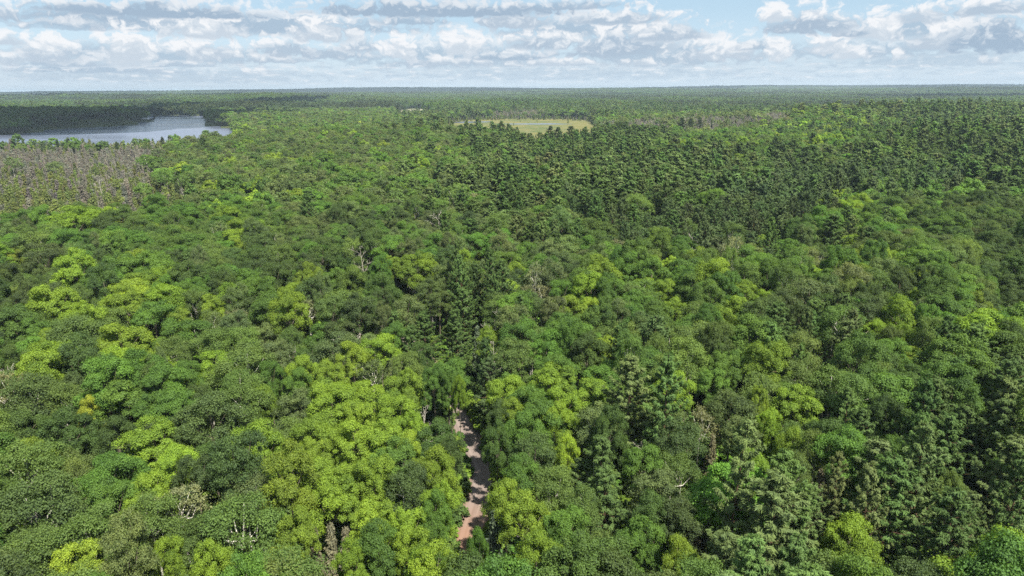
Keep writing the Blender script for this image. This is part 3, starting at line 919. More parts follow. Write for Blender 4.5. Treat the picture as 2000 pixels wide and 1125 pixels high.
# trees that one can pick out in the photograph: crown middle x, y, crown width (pixels), kind, colour, own label
H_ = [
    (180, 818, 46, M_, 'yellow', "small bright yellow maple crown alone among dark-olive trees"),
    (505, 880, 112, M_, 'lime', None), (636, 953, 95, M_, 'yellowlime', None), (658, 807, 105, M_, 'lime', None), (693, 874, 90, M_, 'yellowlime', None),
    (309, 875, 112, M_, 'lime', None), (341, 924, 72, M_, 'yellowlime', None), (299, 981, 85, M_, 'yellowlime', None), (220, 945, 115, M_, 'mid', None), (206, 1000, 100, M_, 'mid', None),
    (82, 906, 75, M_, 'yellowlime', None), (53, 932, 125, B_, 'olive', None), (89, 990, 135, B_, 'darkolive', None),
    (356, 1000, 86, N_, 'pale', "thin pale-grey birch with twisted bare limbs showing above dark olive trees"),
    (498, 988, 105, B_, 'greyolive', "clump of slender white-stemmed birches with thin greyish-olive tops"),
    (384, 950, 75, A_, 'darkolive', None), (302, 1030, 110, B_, 'olive', None), (478, 1045, 140, B_, 'olive', None), (391, 1073, 105, M_, 'dark', None),
    (576, 1060, 78, M_, 'lime', None), (617, 1112, 40, S_, 'brown', "greyish-brown cone-laden spruce, shortest and leftmost of three close together"),
    (643, 1100, 42, S_, 'brown', "greyish-brown cone-laden spruce, tallest, in the middle of three"), (676, 1108, 40, S_, 'brown', "greyish-brown cone-laden spruce, rightmost of three close together"),
    (178, 1116, 100, M_, 'yellowlime', None), (338, 1104, 62, M_, 'lime', None), (412, 1122, 80, M_, 'lime', None), (178, 1068, 125, B_, 'olive', None), (71, 1098, 110, B_, 'olive', None),
    (60, 790, 110, B_, 'darkolive', None), (134, 800, 85, B_, 'olive', None), (480, 797, 92, B_, 'olive', None), (415, 832, 110, A_, 'darkolive', None), (377, 862, 75, A_, 'darkolive', None), (352, 810, 105, M_, 'mid', None),
    (576, 806, 72, A_, 'greyolive', None), (523, 789, 52, M_, 'lime', None), (302, 820, 80, M_, 'mid', None), (142, 848, 100, M_, 'dark', None), (30, 850, 100, M_, 'dark', None), (230, 860, 70, M_, 'dark', None),
    (646, 746, 62, M_, 'lime', None), (639, 784, 90, M_, 'lime', None), (717, 793, 90, M_, 'lime', None), (703, 832, 62, M_, 'yellowlime', None), (778, 808, 82, M_, 'lime', None), (785, 760, 72, M_, 'lime', None),
    (615, 868, 85, M_, 'lime', None), (756, 878, 85, M_, 'yellowlime', None), (800, 890, 56, M_, 'yellowlime', None), (735, 942, 82, M_, 'lime', None), (653, 985, 95, M_, 'lime', None),
    (792, 962, 80, B_, 'darkolive', None), (846, 928, 76, M_, 'lime', None), (880, 958, 58, M_, 'lime', None), (868, 992, 66, M_, 'lime', None), (872, 1025, 62, M_, 'mid', None), (735, 1030, 82, M_, 'yellowlime', None),
    (795, 1045, 85, M_, 'lime', None), (742, 1092, 92, M_, 'mid', None), (810, 1088, 75, M_, 'lime', None), (856, 1068, 58, M_, 'mid', None), (690, 1120, 60, M_, 'lime', None), (828, 1122, 60, M_, 'lime', None),
    (835, 832, 60, D_, 'none', "bleached white snag with spreading spiky branches left of the gravel road"), (848, 870, 80, M_, 'dark', None), (872, 903, 44, A_, 'darkolive', None), (800, 850, 60, M_, 'lime', None),
    (874, 742, 74, M_, 'mid', None), (880, 768, 40, M_, 'mid', None), (898, 772, 26, M_, 'lime', None), (850, 760, 50, M_, 'mid', None),
    (802, 684, 58, P_, 'pine', None), (772, 668, 56, M_, 'mid', None), (826, 705, 50, M_, 'dark', None),
    (846, 782, 18, S_, 'blue', "short narrow grey-green spruce left of the road's far end"), (930, 748, 62, P_, 'redpine', "brownish-green pine standing at the far end of the gravel road"),
    (948, 828, 62, M_, 'dark', None), (968, 880, 46, M_, 'dark', None), (1000, 775, 80, M_, 'lime', None), (1034, 797, 82, M_, 'mid', None), (990, 826, 62, M_, 'lime', None), (1022, 850, 70, M_, 'mid', None), (1052, 836, 80, M_, 'mid', None),
    (1098, 802, 76, M_, 'lime', None), (1094, 834, 62, M_, 'lime', None), (1075, 748, 82, M_, 'lime', None), (1165, 840, 84, B_, 'greyolive', None), (1052, 905, 86, A_, 'darkolive', None),
    (1101, 898, 46, M_, 'yellow', "small yellow-leaved maple between grey-green birches and a pine"), (1169, 930, 105, P_, 'pine', None), (1187, 984, 95, P_, 'pine', None), (1130, 955, 70, P_, 'paleneedle', None),
    (1024, 950, 76, M_, 'mid', None), (1076, 960, 80, B_, 'olive', None), (1226, 775, 112, P_, 'paleneedle', "tall spreading white-pine with layered boughs, dwarfing the maples beside it"), (1258, 924, 80, M_, 'mid', None),
    (988, 990, 74, M_, 'lime', None), (1027, 1024, 92, M_, 'lime', None), (966, 1075, 44, S_, 'blue', "narrow pointed grey-green spruce at the lower end of the road"), (1028, 1062, 46, D_, 'none', "small leafless snag among lime maples right of the road"),
    (1052, 1102, 84, M_, 'lime', None), (1105, 1055, 92, M_, 'mid', None), (934, 1092, 40, M_, 'mid', None), (1183, 1092, 80, B_, 'olive', None), (1240, 1072, 85, M_, 'mid', None), (1275, 1024, 80, M_, 'dark', None), (1130, 1010, 70, B_, 'olive', None),
    (1321, 768, 72, M_, 'lime', None), (1366, 836, 64, N_, 'pale', "thin white-trunked birch with sparse leaves before dark maples"), (1431, 812, 90, A_, 'darkolive', None), (1453, 862, 66, A_, 'greyolive', None),
    (1481, 800, 34, M_, 'yellowlime', None), (1502, 846, 52, M_, 'lime', None), (1556, 800, 90, M_, 'lime', None), (1545, 882, 54, M_, 'lime', None), (1631, 766, 90, B_, 'olive', None), (1727, 778, 115, M_, 'mid', None),
    (1826, 812, 95, P_, 'pine', None), (1958, 785, 105, P_, 'pine', None), (1855, 890, 105, P_, 'pine', None), (1684, 872, 92, P_, 'pine', None), (1975, 940, 125, P_, 'paleneedle', None), (1620, 862, 86, M_, 'dark', None),
    (1387, 912, 34, S_, 'rust', "slim rusty-brown dying spruce below a thin white birch"), (1362, 1020, 50, S_, 'brown', None), (1474, 934, 76, M_, 'lime', None), (1655, 1072, 100, M_, 'lime', "bright lime maple standing alone among large dark pines"),
    (1499, 1042, 175, P_, 'paleneedle', "huge pale-tipped white-pine, the broadest conifer, beside a bright lime maple"), (1741, 980, 135, P_, 'pine', None), (1869, 1068, 145, P_, 'pine', None), (1549, 940, 72, B_, 'olive', None), (1762, 906, 74, M_, 'mid', None),
    (1855, 970, 58, M_, 'olive', None), (1978, 1076, 62, D_, 'none', "leafless grey snag with fine twigs by the lower right corner"), (1741, 876, 36, S_, 'rust', None), (1698, 1070, 62, D_, 'none', "fallen-looking grey snag with crooked branches beside the lone lime maple"),
    (1336, 1114, 70, M_, 'lime', None), (1321, 940, 74, B_, 'olive', None), (1321, 1030, 84, A_, 'darkolive', None), (1595, 985, 34, S_, 'brown', None),
    (274, 566, 76, M_, 'lime', None), (322, 594, 84, M_, 'lime', None), (302, 630, 88, M_, 'mid', None), (345, 634, 60, M_, 'lime', None), (420, 608, 52, M_, 'lime', None), (416, 642, 50, N_, 'greyolive', "grey thin-crowned birch, left one of a pale pair among maples"),
    (464, 630, 46, N_, 'pale', "pale thin-crowned birch, right one of a pale pair among maples"), (501, 618, 46, A_, 'darkolive', None), (480, 578, 66, M_, 'mid', None), (569, 582, 50, M_, 'lime', None), (605, 612, 42, N_, 'pale', None), (630, 600, 26, D_, 'none', None),
    (651, 550, 60, M_, 'mid', None), (149, 437, 90, M_, 'lime', None), (235, 433, 66, M_, 'dark', None), (437, 455, 52, N_, 'greyolive', None), (469, 492, 36, M_, 'yellowlime', None), (512, 484, 62, A_, 'darkolive', None), (516, 524, 66, A_, 'darkolive', None),
    (75, 484, 70, B_, 'olive', None), (103, 676, 52, M_, 'lime', None), (68, 660, 66, M_, 'mid', None), (242, 678, 105, M_, 'lime', None), (210, 634, 70, B_, 'olive', None), (153, 664, 104, B_, 'darkolive', None), (231, 718, 84, M_, 'lime', None),
    (316, 704, 22, M_, 'yellowlime', None), (341, 696, 60, B_, 'olive', None), (476, 724, 104, B_, 'olive', None), (587, 730, 60, M_, 'lime', None), (359, 742, 62, M_, 'mid', None), (523, 667, 58, A_, 'greyolive', None), (402, 684, 60, B_, 'olive', None), (30, 640, 90, M_, 'dark', None),
    (856, 442, 46, D_, 'none', "tall white snag rising from olive trees before the pine stand"), (760, 523, 42, M_, 'lime', None), (899, 510, 40, M_, 'lime', None), (845, 532, 20, M_, 'yellowlime', None), (955, 532, 52, N_, 'greyolive', None), (1005, 538, 44, M_, 'lime', None),
    (1094, 527, 60, A_, 'greyolive', None), (1208, 492, 46, N_, 'pale', "twiggy grey half-dead tree, palest crown in the middle distance"), (1126, 498, 40, B_, 'olive', None), (1059, 582, 44, N_, 'pale', "white forked birch with a few leaves above lime maples"),
    (1030, 580, 34, N_, 'pale', None), (1112, 608, 66, M_, 'lime', None), (1155, 612, 36, M_, 'yellowlime', None), (966, 612, 56, A_, 'olive', None), (906, 602, 54, P_, 'pine', None), (835, 654, 60, P_, 'pine', None), (886, 650, 58, P_, 'pine', None), (842, 580, 56, A_, 'darkolive', None),
    (931, 684, 24, S_, 'blue', "slender pale bluish spruce tip in a dark gap beyond the road"), (1037, 652, 44, N_, 'pale', None), (956, 678, 44, M_, 'lime', None), (1098, 650, 76, M_, 'mid', None), (1183, 678, 70, B_, 'olive', None), (1276, 660, 60, Q_, 'redpine', None),
    (1297, 572, 46, M_, 'yellowlime', None), (1009, 706, 80, A_, 'olive', None), (1080, 735, 84, M_, 'mid', None), (724, 738, 58, N_, 'greyolive', None), (767, 734, 42, N_, 'greyolive', None), (742, 690, 70, M_, 'lime', None), (689, 706, 62, M_, 'lime', None),
    (1314, 526, 44, M_, 'yellowlime', None), (1320, 545, 22, D_, 'none', "white snag leaning against a yellowish-lime maple"), (1593, 532, 34, D_, 'none', "white two-pronged snag above dark-olive birches"), (1481, 480, 42, M_, 'lime', None), (1663, 480, 40, M_, 'lime', None),
    (1780, 470, 40, M_, 'lime', None), (1741, 512, 46, M_, 'lime', None), (1456, 580, 54, M_, 'lime', None), (1432, 608, 50, M_, 'yellowlime', None), (1407, 634, 60, M_, 'lime', None), (1325, 616, 52, M_, 'lime', None), (1492, 594, 44, M_, 'lime', None),
    (1876, 434, 76, M_, 'dark', None), (1727, 440, 50, P_, 'paleneedle', None), (1648, 442, 52, P_, 'pine', None), (1584, 590, 86, A_, 'greyolive', None), (1510, 655, 86, P_, 'pine', None), (1656, 692, 88, P_, 'paleneedle', "open star-shaped white-pine with upswept boughs"),
    (1709, 660, 52, M_, 'lime', None), (1766, 667, 50, M_, 'lime', None), (1794, 594, 52, M_, 'lime', None), (1876, 590, 70, M_, 'mid', None), (1389, 760, 66, M_, 'mid', None), (1640, 388, 36, M_, 'lime', None), (1100, 340, 30, P_, 'pine', None),
    (1075, 262, 22, P_, 'spruce', "tallest dark pine of a cluster in front of the yellow marsh"), (1089, 266, 24, P_, 'spruce', None), (1117, 264, 24, P_, 'spruce', "lone dark pine right of the cluster before the marsh"), (1331, 248, 22, P_, 'spruce', None), (1350, 250, 17, P_, 'spruce', None), (1366, 250, 15, P_, 'spruce', None),
    (770, 270, 22, P_, 'spruce', None), (756, 268, 16, P_, 'spruce', None), (850, 240, 20, P_, 'spruce', None), (878, 375, 34, P_, 'spruce', None),
]

class Tree:
    __slots__ = ('x', 'y', 'z', 'kind', 'tone', 'tint', 's', 'sz', 'rot', 'label', 'hero', 'R', 'cx', 'cy', 'dep', 'v')

def jitter(c, a=0.10):
    k = math.exp(rng.normal(0, a))
    return tuple(float(max(0.004, v * k * math.exp(rng.normal(0, a * 0.35)))) for v in c)

def make_tree(x, y, kind, tone, s, sz, hero=False, label=None):
    t = Tree()
    t.x, t.y = float(x), float(y)
    t.z = float(height(x, y)) - 0.15
    t.kind, t.tone, t.s, t.sz = kind, tone, s, sz
    t.tint = jitter(TINT[tone], 0.13 if not hero else 0.07)
    t.rot = rng.uniform(0, 6.283)
    t.hero, t.label = hero, label
    t.R = KINDS[kind][5] * s
    t.v = int(rng.integers(KINDS[kind][1]))
    return t

ROAD_PX = [(905, 1080), (908, 1055), (914, 1032), (926, 1004), (940, 975), (945, 950), (945, 928), (938, 905), (928, 882), (918, 856), (908, 832), (898, 810)]

def blocks_road(cx, cy, rpx, k=1.0):
    return any(((px - cx) / (rpx * k + 9)) ** 2 + ((py - cy) / (rpx * k * 1.05 + 6)) ** 2 < 1 for px, py in ROAD_PX)

trees = []
HERO = []
for (px, py, w, kind, tone, label) in H_:
    mk, nv, ml, bk, Hn, Rn, zc, cat = KINDS[kind]
    g = 0.0
    s = 1.0
    for _ in range(4):
        p = at(px, py, g + zc * s ** 0.5)
        dep = float(project([p])[2][0])
        s = w * dep / F_PX / 2 / Rn
        g = float(height(p[0], p[1]))
    sz = min(1.3, max(0.88, s ** 0.5))
    if kind in (S_, D_, P_):
        sz = min(1.4, max(0.85 if kind == S_ else 0.5, s ** 0.7))
    p = at(px, py, g + zc * sz)
    HERO.append((p[0], p[1], kind, tone, s, sz, label))

ROAD_KD = kdtree.KDTree(len(RC))
for i, p in enumerate(RC):
    ROAD_KD.insert((p[0], p[1], 0), i)
ROAD_KD.balance()
road_dist = lambda x, y: ROAD_KD.find((x, y, 0))[2]
for (x, y, kind, tone, s, sz, label) in HERO:
    co, i, d = ROAD_KD.find((x, y, 0))
    left = (np.array([x, y]) - RC[i]) @ RN[i] < 0
    need = (2.0 if left else 2.6) + (0.30 if left else 0.42) * KINDS[kind][5] * s
    if d < need:
        side = 1.0 if (np.array([x, y]) - RC[i]) @ RN[i] > 0 else -1.0
        x, y = RC[i] + RN[i] * side * need
    trees.append(make_tree(x, y, kind, tone, s, sz, True, label))

def hexgrid(r0, r1, sp, wide=0.80, pad=45.0, y0=26.0):
    out = []
    nrow = int((r1 - y0) / (sp * 0.866)) + 2
    for i in range(nrow):
        y = y0 + i * sp * 0.866
        if y > r1:
            break
        hw = wide * y + pad
        n = int(hw / sp)
        xs = (np.arange(-n, n + 1) + (0.5 if i % 2 else 0.0)) * sp
        out.append(np.stack([xs, np.full(len(xs), y)], 1))
    P = np.concatenate(out)
    P = P + rng.normal(0, sp * 0.17, P.shape)
    r = np.hypot(P[:, 0], P[:, 1])
    P = P[(r >= r0) & (r < r1)]
    for q in OPEN + [SWAMP, SWAMP_B, SHORE]:
        P = P[~inside(q, P[:, 0], P[:, 1])]
    W_ = P + rng.normal(0, 13, P.shape)       # the fen has no sharp edge
    P = P[~inside(FEN, W_[:, 0], W_[:, 1])]
    return P

def smooth_noise(x, y, L, seed=0.0):
    return 0.5 + 0.25 * (np.sin(x / L + 1.3 + seed) * np.sin(y / (L * 1.2) + 0.4 + seed * 2) + np.sin((x + y) / (L * 0.63) + seed * 3) * np.sin((x - y) / (L * 0.8) + 2.0 + seed))

def pick(zone, x=None, y=None):
    a = ZONE[zone]
    u = rng.uniform()
    if x is not None:
        g = float(smooth_noise(x, y, 13.0, 0.7)) * 0.6 + float(smooth_noise(x, y, 31.0, 2.2)) * 0.4
        u = (0.55 * min(1.0, max(0.0, (g - 0.28) / 0.44)) + 0.45 * u + 0.13 * rng.normal()) % 1.0
    k = u * sum(c[2] for c in a)
    for kind, tone, wgt in a:
        k -= wgt
        if k <= 0:
            return kind, tone
    return a[0][:2]

NEAR_R = 430.0
taken = kdtree.KDTree(len(trees))
for i, t in enumerate(trees):
    taken.insert((t.x, t.y, 0), i)
taken.balance()
nh = len(trees)
HX, HY, HD = project(np.array([(t.x, t.y, t.z + KINDS[t.kind][6] * t.sz) for t in trees]))
HR = np.array([t.R for t in trees]) * F_PX / HD
P = hexgrid(24, NEAR_R, 5.6)
gz_ = height(P[:, 0], P[:, 1])
qx, qy, qd = project(np.stack([P[:, 0], P[:, 1], gz_ + 13.0], 1))
for (x, y), px, py, dep in zip(P, qx, qy, qd):
    z = zone_at(px, py, x, y) if dep > 5 else 'BM'
    kind, tone = pick(z, x, y)
    far_ = float(sstep(math.hypot(x, y), 140, 300))
    if far_ * 0.32 > rng.uniform():
        continue
    s = float(np.clip(rng.normal(0.80 + 0.2 * far_, 0.15), 0.48, 1.3))
    if z in ('PP', 'PB', 'PG') and far_ > 0.3:
        if rng.uniform() < 0.22:
            continue
        s *= 1.16
    sz = float(np.clip(rng.normal(0.97, 0.14), 0.62, 1.3))
    Rt = KINDS[kind][5] * s
    near = taken.find_range((x, y, 0), 9.5)
    if any(d_ < 0.62 * (min(trees[i].R, 5.5) + Rt) for _, i, d_ in near):
        continue
    if road_dist(x, y) < 2.9 + Rt * 0.5:
        continue
    t = make_tree(x, y, kind, tone, s, sz)
    zc = t.z + KINDS[kind][6] * sz
    a, b, c = project([(x, y, zc)])
    if c[0] > 1 and blocks_road(a[0], b[0], t.R * F_PX / c[0]):
        continue
    rp = t.R * F_PX / max(c[0], 1)
    if np.any((HD > c[0] + 2) & (np.hypot(HX - a[0], HY - 0.3 * HR - b[0]) < 0.62 * rp + 0.25 * HR)):
        continue
    trees.append(t)

for t in trees:
    a, b, c = project([(t.x, t.y, t.z + KINDS[t.kind][6] * t.sz)])
    t.cx, t.cy, t.dep = float(a[0]), float(b[0]), float(c[0])

# ------------------------------------------------------------------ which trees stand as objects: per kind the 300 that show largest
def in_frame(t):
    rp = t.R * F_PX / max(t.dep, 1)
    return t.dep > 3 and -rp * 0.7 < t.cx < 2000 + rp * 0.7 and 150 < t.cy < 1125 + rp * 0.8
count = {}
single, mass = [], []
for t in sorted(trees, key=lambda t: (not t.hero, -t.R / max(t.dep, 1))):
    if in_frame(t) and count.get(t.kind, 0) < 300:
        count[t.kind] = count.get(t.kind, 0) + 1
        single.append(t)
    else:
        mass.append(t)

ONES = "zero one two three four five six seven eight nine ten eleven twelve thirteen fourteen fifteen sixteen seventeen eighteen nineteen".split()
TENS = "x x twenty thirty forty fifty sixty seventy eighty ninety".split()
def num(n):
    n = int(min(99, max(0, n)))
    return ONES[n] if n < 20 else TENS[n // 10] + ("" if n % 10 == 0 else "-" + ONES[n % 10])

KD2 = kdtree.KDTree(len(single))
for i, t in enumerate(single):
    KD2.insert((t.cx, t.cy, 0), i)
KD2.balance()
used_labels = set()
def place_label(t, i):
    rp = t.R * F_PX / t.dep
    rel = None
    if road_dist(t.x, t.y) < t.R + 6.5 and t.cy > 770:
        rel = "beside the gravel road"
    else:
        best = None
        for _, j, d_ in KD2.find_range((t.cx, t.cy, 0), rp * 2.6 + 4):
            o = single[j]
            if o is t or (o.kind == t.kind and o.tone == t.tone):
                continue
            sc = o.R / o.dep - d_ * 0.0004
            if best is None or sc > best[0]:
                best = (sc, o)
        if best:
            w = WORDS[best[1].tone]
            rel = "beside %s %s %s" % ("an" if w[0] in "aeiou" else "a", w, KWORD[best[1].kind])
    first = WORDS[t.tone] + " " + KWORD[t.kind]
    for da in (0, 1, -1, 2, -2, 3, -3):
        px, py = round(t.cx / 20) + da, round(t.cy / 11.25)
        lab = "%s%s, %s percent across, %s percent down photo" % (first, (" " + rel) if rel else " in closed forest", num(px), num(py))
        if lab not in used_labels:
            break
    used_labels.add(lab)
    return lab

def put_tree(t, i):
    mk, nv, ml, bk, Hn, Rn, zc, cat = KINDS[t.kind]
    lod = 0 if t.dep < 290 else 1
    crown, trunk = get_meshes(t.kind, lod, t.v)
    name = 'birch_tree' if t.kind == N_ else t.kind
    e = link(name, None)
    e.empty_display_size = 0.5
    e.location = (t.x, t.y, t.z)
    e.rotation_euler = (rng.normal(0, 0.025), rng.normal(0, 0.025), t.rot)
    e.scale = (t.s, t.s, t.sz)
    e['label'] = t.label or place_label(t, i)
    e['category'] = cat
    e['group'] = {'maple_tree': 'maples in the forest', 'birch_tree': 'birches in the forest', 'thin_birch_tree': 'birches in the forest', 'aspen_tree': 'aspens in the forest', 'white_pine_tree': 'white pines in the forest',
                  'red_pine_tree': 'red pines in the forest', 'spruce_tree': 'spruces in the forest', 'tamarack_tree': 'tamaracks in the swamp', 'dead_tree': 'dead trees in the forest'}[t.kind]
    c = link('branches' if t.kind == D_ else 'crown', crown, e)
    c['tint'] = list(t.tint)
    link('trunk', trunk, e)
    return e

for i, t in enumerate(single):
    put_tree(t, i)

# ------------------------------------------------------------------ roadside shrubs
SH = [leaves_mesh("shrub_foliage", *broadleaf(700 + v, H=2.6, Rr=1.5, crown=0.8, lobes=6, puffs=7, leaves=55, size=0.2, puff_r=0.42, lod=0)[:2], M_LEAF) for v in range(3)]
ST = []
for v in range(3):
    w = Wood()
    q = np.random.default_rng(40 + v)
    for k in range(4):
        d = q.normal(0, 0.5, 2)
        w.tube([(0, 0, 0), (d[0] * 0.5, d[1] * 0.5, 0.8), (d[0], d[1], 1.7)], [0.05, 0.035, 0.015], 4)
    ST.append(w.mesh("shrub_stem", BARK['grey']))
vis = [i for i in range(len(RC)) if RLEN[i] < 150]
for k in range(330):
    i = vis[int(rng.integers(len(vis)))]
    side = 1 if k % 2 else -1
    p = RC[i] + RN[i] * side * rng.uniform(2.6, 4.8)
    s = rng.uniform(0.45, 1.25) if side < 0 else rng.uniform(0.7, 1.7)
    a, b, c = project([(p[0], p[1], 1.3 * s)])
    if not (0 < a[0] < 2000 and 740 < b[0] < 1140) or blocks_road(a[0], b[0], 1.4 * s * F_PX / c[0], 0.6):
        continue
    v = k % 3
    e = link('roadside_shrub', None)
    e.location = (p[0], p[1], float(height(p[0], p[1])))
    e.rotation_euler = (0, 0, rng.uniform(0, 6.28))
    e.scale = (s, s, s * rng.uniform(0.8, 1.2))
    tone = ['lime', 'mid', 'mid', 'dark', 'olive'][int(rng.integers(5))]
    base = "%s shrub on the %s verge of the gravel road" % (WORDS[tone], "right" if side > 0 else "left")
    for d_ in range(0, 9):
        lab = "%s, %s percent down the photo" % (base, num(round(b[0] / 11.25) + d_))
        if lab not in used_labels:
            break
    used_labels.add(lab)
    e['label'] = lab
    e['category'] = 'shrub'
    e['group'] = 'shrubs along the gravel road'
    f = link('crown', SH[v], e)
    f['tint'] = list(jitter(TINT[tone], 0.1))
    link('stem', ST[v], e)

# ------------------------------------------------------------------ the rest of the forest
HIDDEN = bpy.data.collections.new("forest_kinds")
SLOT = {}
def forest_kind(kind, lod, v):
    """index of a joined tree mesh in the collection that the forest takes its trees from"""
    key = (kind, lod, v)
    if key not in SLOT:
        mk, nv, ml, bk, H, Rr, zc, cat = KINDS[kind]
        if kind == D_:
            Bw, Sw = snag(950 + v, H=13, n=7 if lod < 3 else 5, sub=3 if lod < 3 else 1, fine=False, r0=0.16 if lod < 2 else 0.24, z0=0.3, sides=3, spread=0.22)
            off = len(Sw.V)
            me = new_mesh("dead_tree", Sw.V + Bw.V, Sw.F + [tuple(i + off for i in f) for f in Bw.F], [BARK['swamp']])
        else:
            Vv, var, W_ = mk(100 * ORDER.index(kind) + v + (50 if lod > 1 else 0), lod)
            me = leaves_mesh(kind, Vv, var, ml, W_, BARK[bk])
        SLOT[key] = me
    return key

REC = []    # x, y, z, key, rot, sx, sz, tint
for t in mass:
    lod = 0 if 10 < t.dep < 290 else 1
    k = D_ if t.kind == D_ else t.kind
    REC.append((t.x, t.y, t.z, forest_kind(k, lod, t.v % 3), t.rot, t.s, t.sz, t.tint))

def grow(r0, r1, sp, lod, sc):
    P = hexgrid(r0, r1, sp)
    gz_ = height(P[:, 0], P[:, 1])
    qx, qy, qd = project(np.stack([P[:, 0], P[:, 1], gz_ + 13.0], 1))
    nz = smooth_noise(P[:, 0], P[:, 1], 60.0)
    for (x, y), g, px, py, n_ in zip(P, gz_, qx, qy, nz):
        z = zone_at(px, py, x, y)
        kind, tone = pick(z, x, y)
        if lod >= 2 and kind == N_:
            kind = B_
        s = float(np.clip(rng.normal(0.92, 0.18), 0.5, 1.4)) * sc
        if z in ('PP', 'PB', 'PG'):
            if rng.uniform() < 0.22:
                continue
            s *= 1.15
        sz = float(np.clip(rng.normal(0.97, 0.12), 0.7, 1.25))
        if kind == P_:
            sz = float(np.clip(rng.normal(1.0, 0.17), 0.65, 1.35))
        col = jitter(tuple(c * (0.82 + 0.36 * n_) for c in TINT[tone]), 0.16)
        REC.append((x, y, g - 0.2, forest_kind(kind, lod, int(rng.integers(4))), rng.uniform(0, 6.283), s, sz, col))

grow(NEAR_R, 850.0, 7.0, 1, 1.1)
grow(850.0, 1900.0, 8.4, 2, 1.15)

def fill_poly(Pg, sp, kinds, lod, s0, hmax=1.0, skip=None, soft=0.0):
    lo, hi_ = Pg.min(0) - 2 * soft, Pg.max(0) + 2 * soft
    xs = np.arange(lo[0], hi_[0], sp); ys = np.arange(lo[1], hi_[1], sp)
    X_, Y_ = np.meshgrid(xs, ys)
    Q = np.stack([X_.ravel(), Y_.ravel()], 1) + rng.normal(0, sp * 0.35, (X_.size, 2))
    E_ = Q + rng.normal(0, soft, Q.shape) if soft else Q
    Q = Q[inside(Pg, E_[:, 0], E_[:, 1])]
    if skip is not None:
        Q = Q[~inside(skip, Q[:, 0], Q[:, 1]) | (rng.uniform(size=len(Q)) < 0.006)]
    Q = Q[np.abs(Q[:, 0]) < 0.82 * Q[:, 1] + 40]
    for x, y in Q:
        k = rng.uniform(0, sum(c[2] for c in kinds))
        for kind, tone, wgt in kinds:
            k -= wgt
            if k <= 0:
                break
        s = float(np.clip(rng.normal(s0, 0.15), 0.35, 1.5))
        REC.append((x, y, float(height(x, y)) - 0.1, forest_kind(kind, lod, int(rng.integers(3))), rng.uniform(0, 6.283), s, s * rng.uniform(0.75, 1.2) * hmax, jitter(TINT[tone], 0.15)))

DEADMIX = [(D_, 'none', 40), (T_, 'twig', 56), (T_, 'tam', 4)]
fill_poly(SWAMP, 3.1, DEADMIX, 1, 0.75, soft=12.0)
fill_poly(SWAMP_B, 3.8, [(D_, 'none', 45), (T_, 'twig', 40), (T_, 'tam', 15)], 1, 0.85)
fill_poly(FEN, 3.9, [(T_, 'tam', 58), (D_, 'none', 14), (T_, 'twig', 28)], 1, 0.72, soft=14.0)
fill_poly(GREY_A, 6.5, DEADMIX, 2, 0.8)
fill_poly(GREY_B, 6.0, DEADMIX, 2, 0.9)
fill_poly(SHORE, 5.5, [(T_, 'tam', 52), (S_, 'spruce', 20), (T_, 'twig', 18), (D_, 'none', 6), (M_, 'mid', 4)], 2, 0.72)
fill_poly(SPRUCE_ROW, 6.0, ZONE['SS'], 2, 0.9)
cm = MARSH.mean(0)
fill_poly(MARSH, 9.0, [(T_, 'tam', 50), (B_, 'olive', 20), (T_, 'twig', 15), (S_, 'spruce', 15)], 2, 0.5, skip=cm + (MARSH - cm) * np.array([0.93, 0.84]))
# the open middle of the marsh stays bare

# bushes on the forest floor between the trunks
UND = []
P = hexgrid(24, 270, 3.3, pad=25)
for (x, y), g in zip(P, height(P[:, 0], P[:, 1])):
    if road_dist(x, y) < 4.2:
        continue
    s = rng.uniform(0.5, 1.5)
    UND.append((x, y, g - 0.1, int(rng.integers(3)), rng.uniform(0, 6.283), s * 1.2, s * rng.uniform(0.7, 1.3), jitter(TINT[('mid', 'dark', 'olive', 'lime')[int(rng.integers(4))]], 0.15)))

# far woods: patches of small trees
def patch_mesh(name, size, n, mixk, seed, sc):
    q = np.random.default_rng(seed)
    Vs, vs = [], []
    for i in range(n):
        kind = mixk[int(q.integers(len(mixk)))]
        Vv, var, W_ = KINDS[kind][0](int(q.integers(9999)), 2)
        s = sc * q.uniform(0.75, 1.25)
        th = q.uniform(0, 6.28)
        Rm = np.array([[math.cos(th), -math.sin(th), 0], [math.sin(th), math.cos(th), 0], [0, 0, 1]])
        p = np.array([q.uniform(-size / 2, size / 2), q.uniform(-size / 2, size / 2), 0])
        Vs.append((Vv * np.array([s, s, s ** 0.5 * q.uniform(0.85, 1.15)])) @ Rm.T + p)
        vs.append(np.clip(0.5 + (var - 0.5) * 0.5 + q.normal(0, 0.13), 0, 1))
    return leaves_mesh(name, np.concatenate(Vs), np.concatenate(vs), M_LEAF)

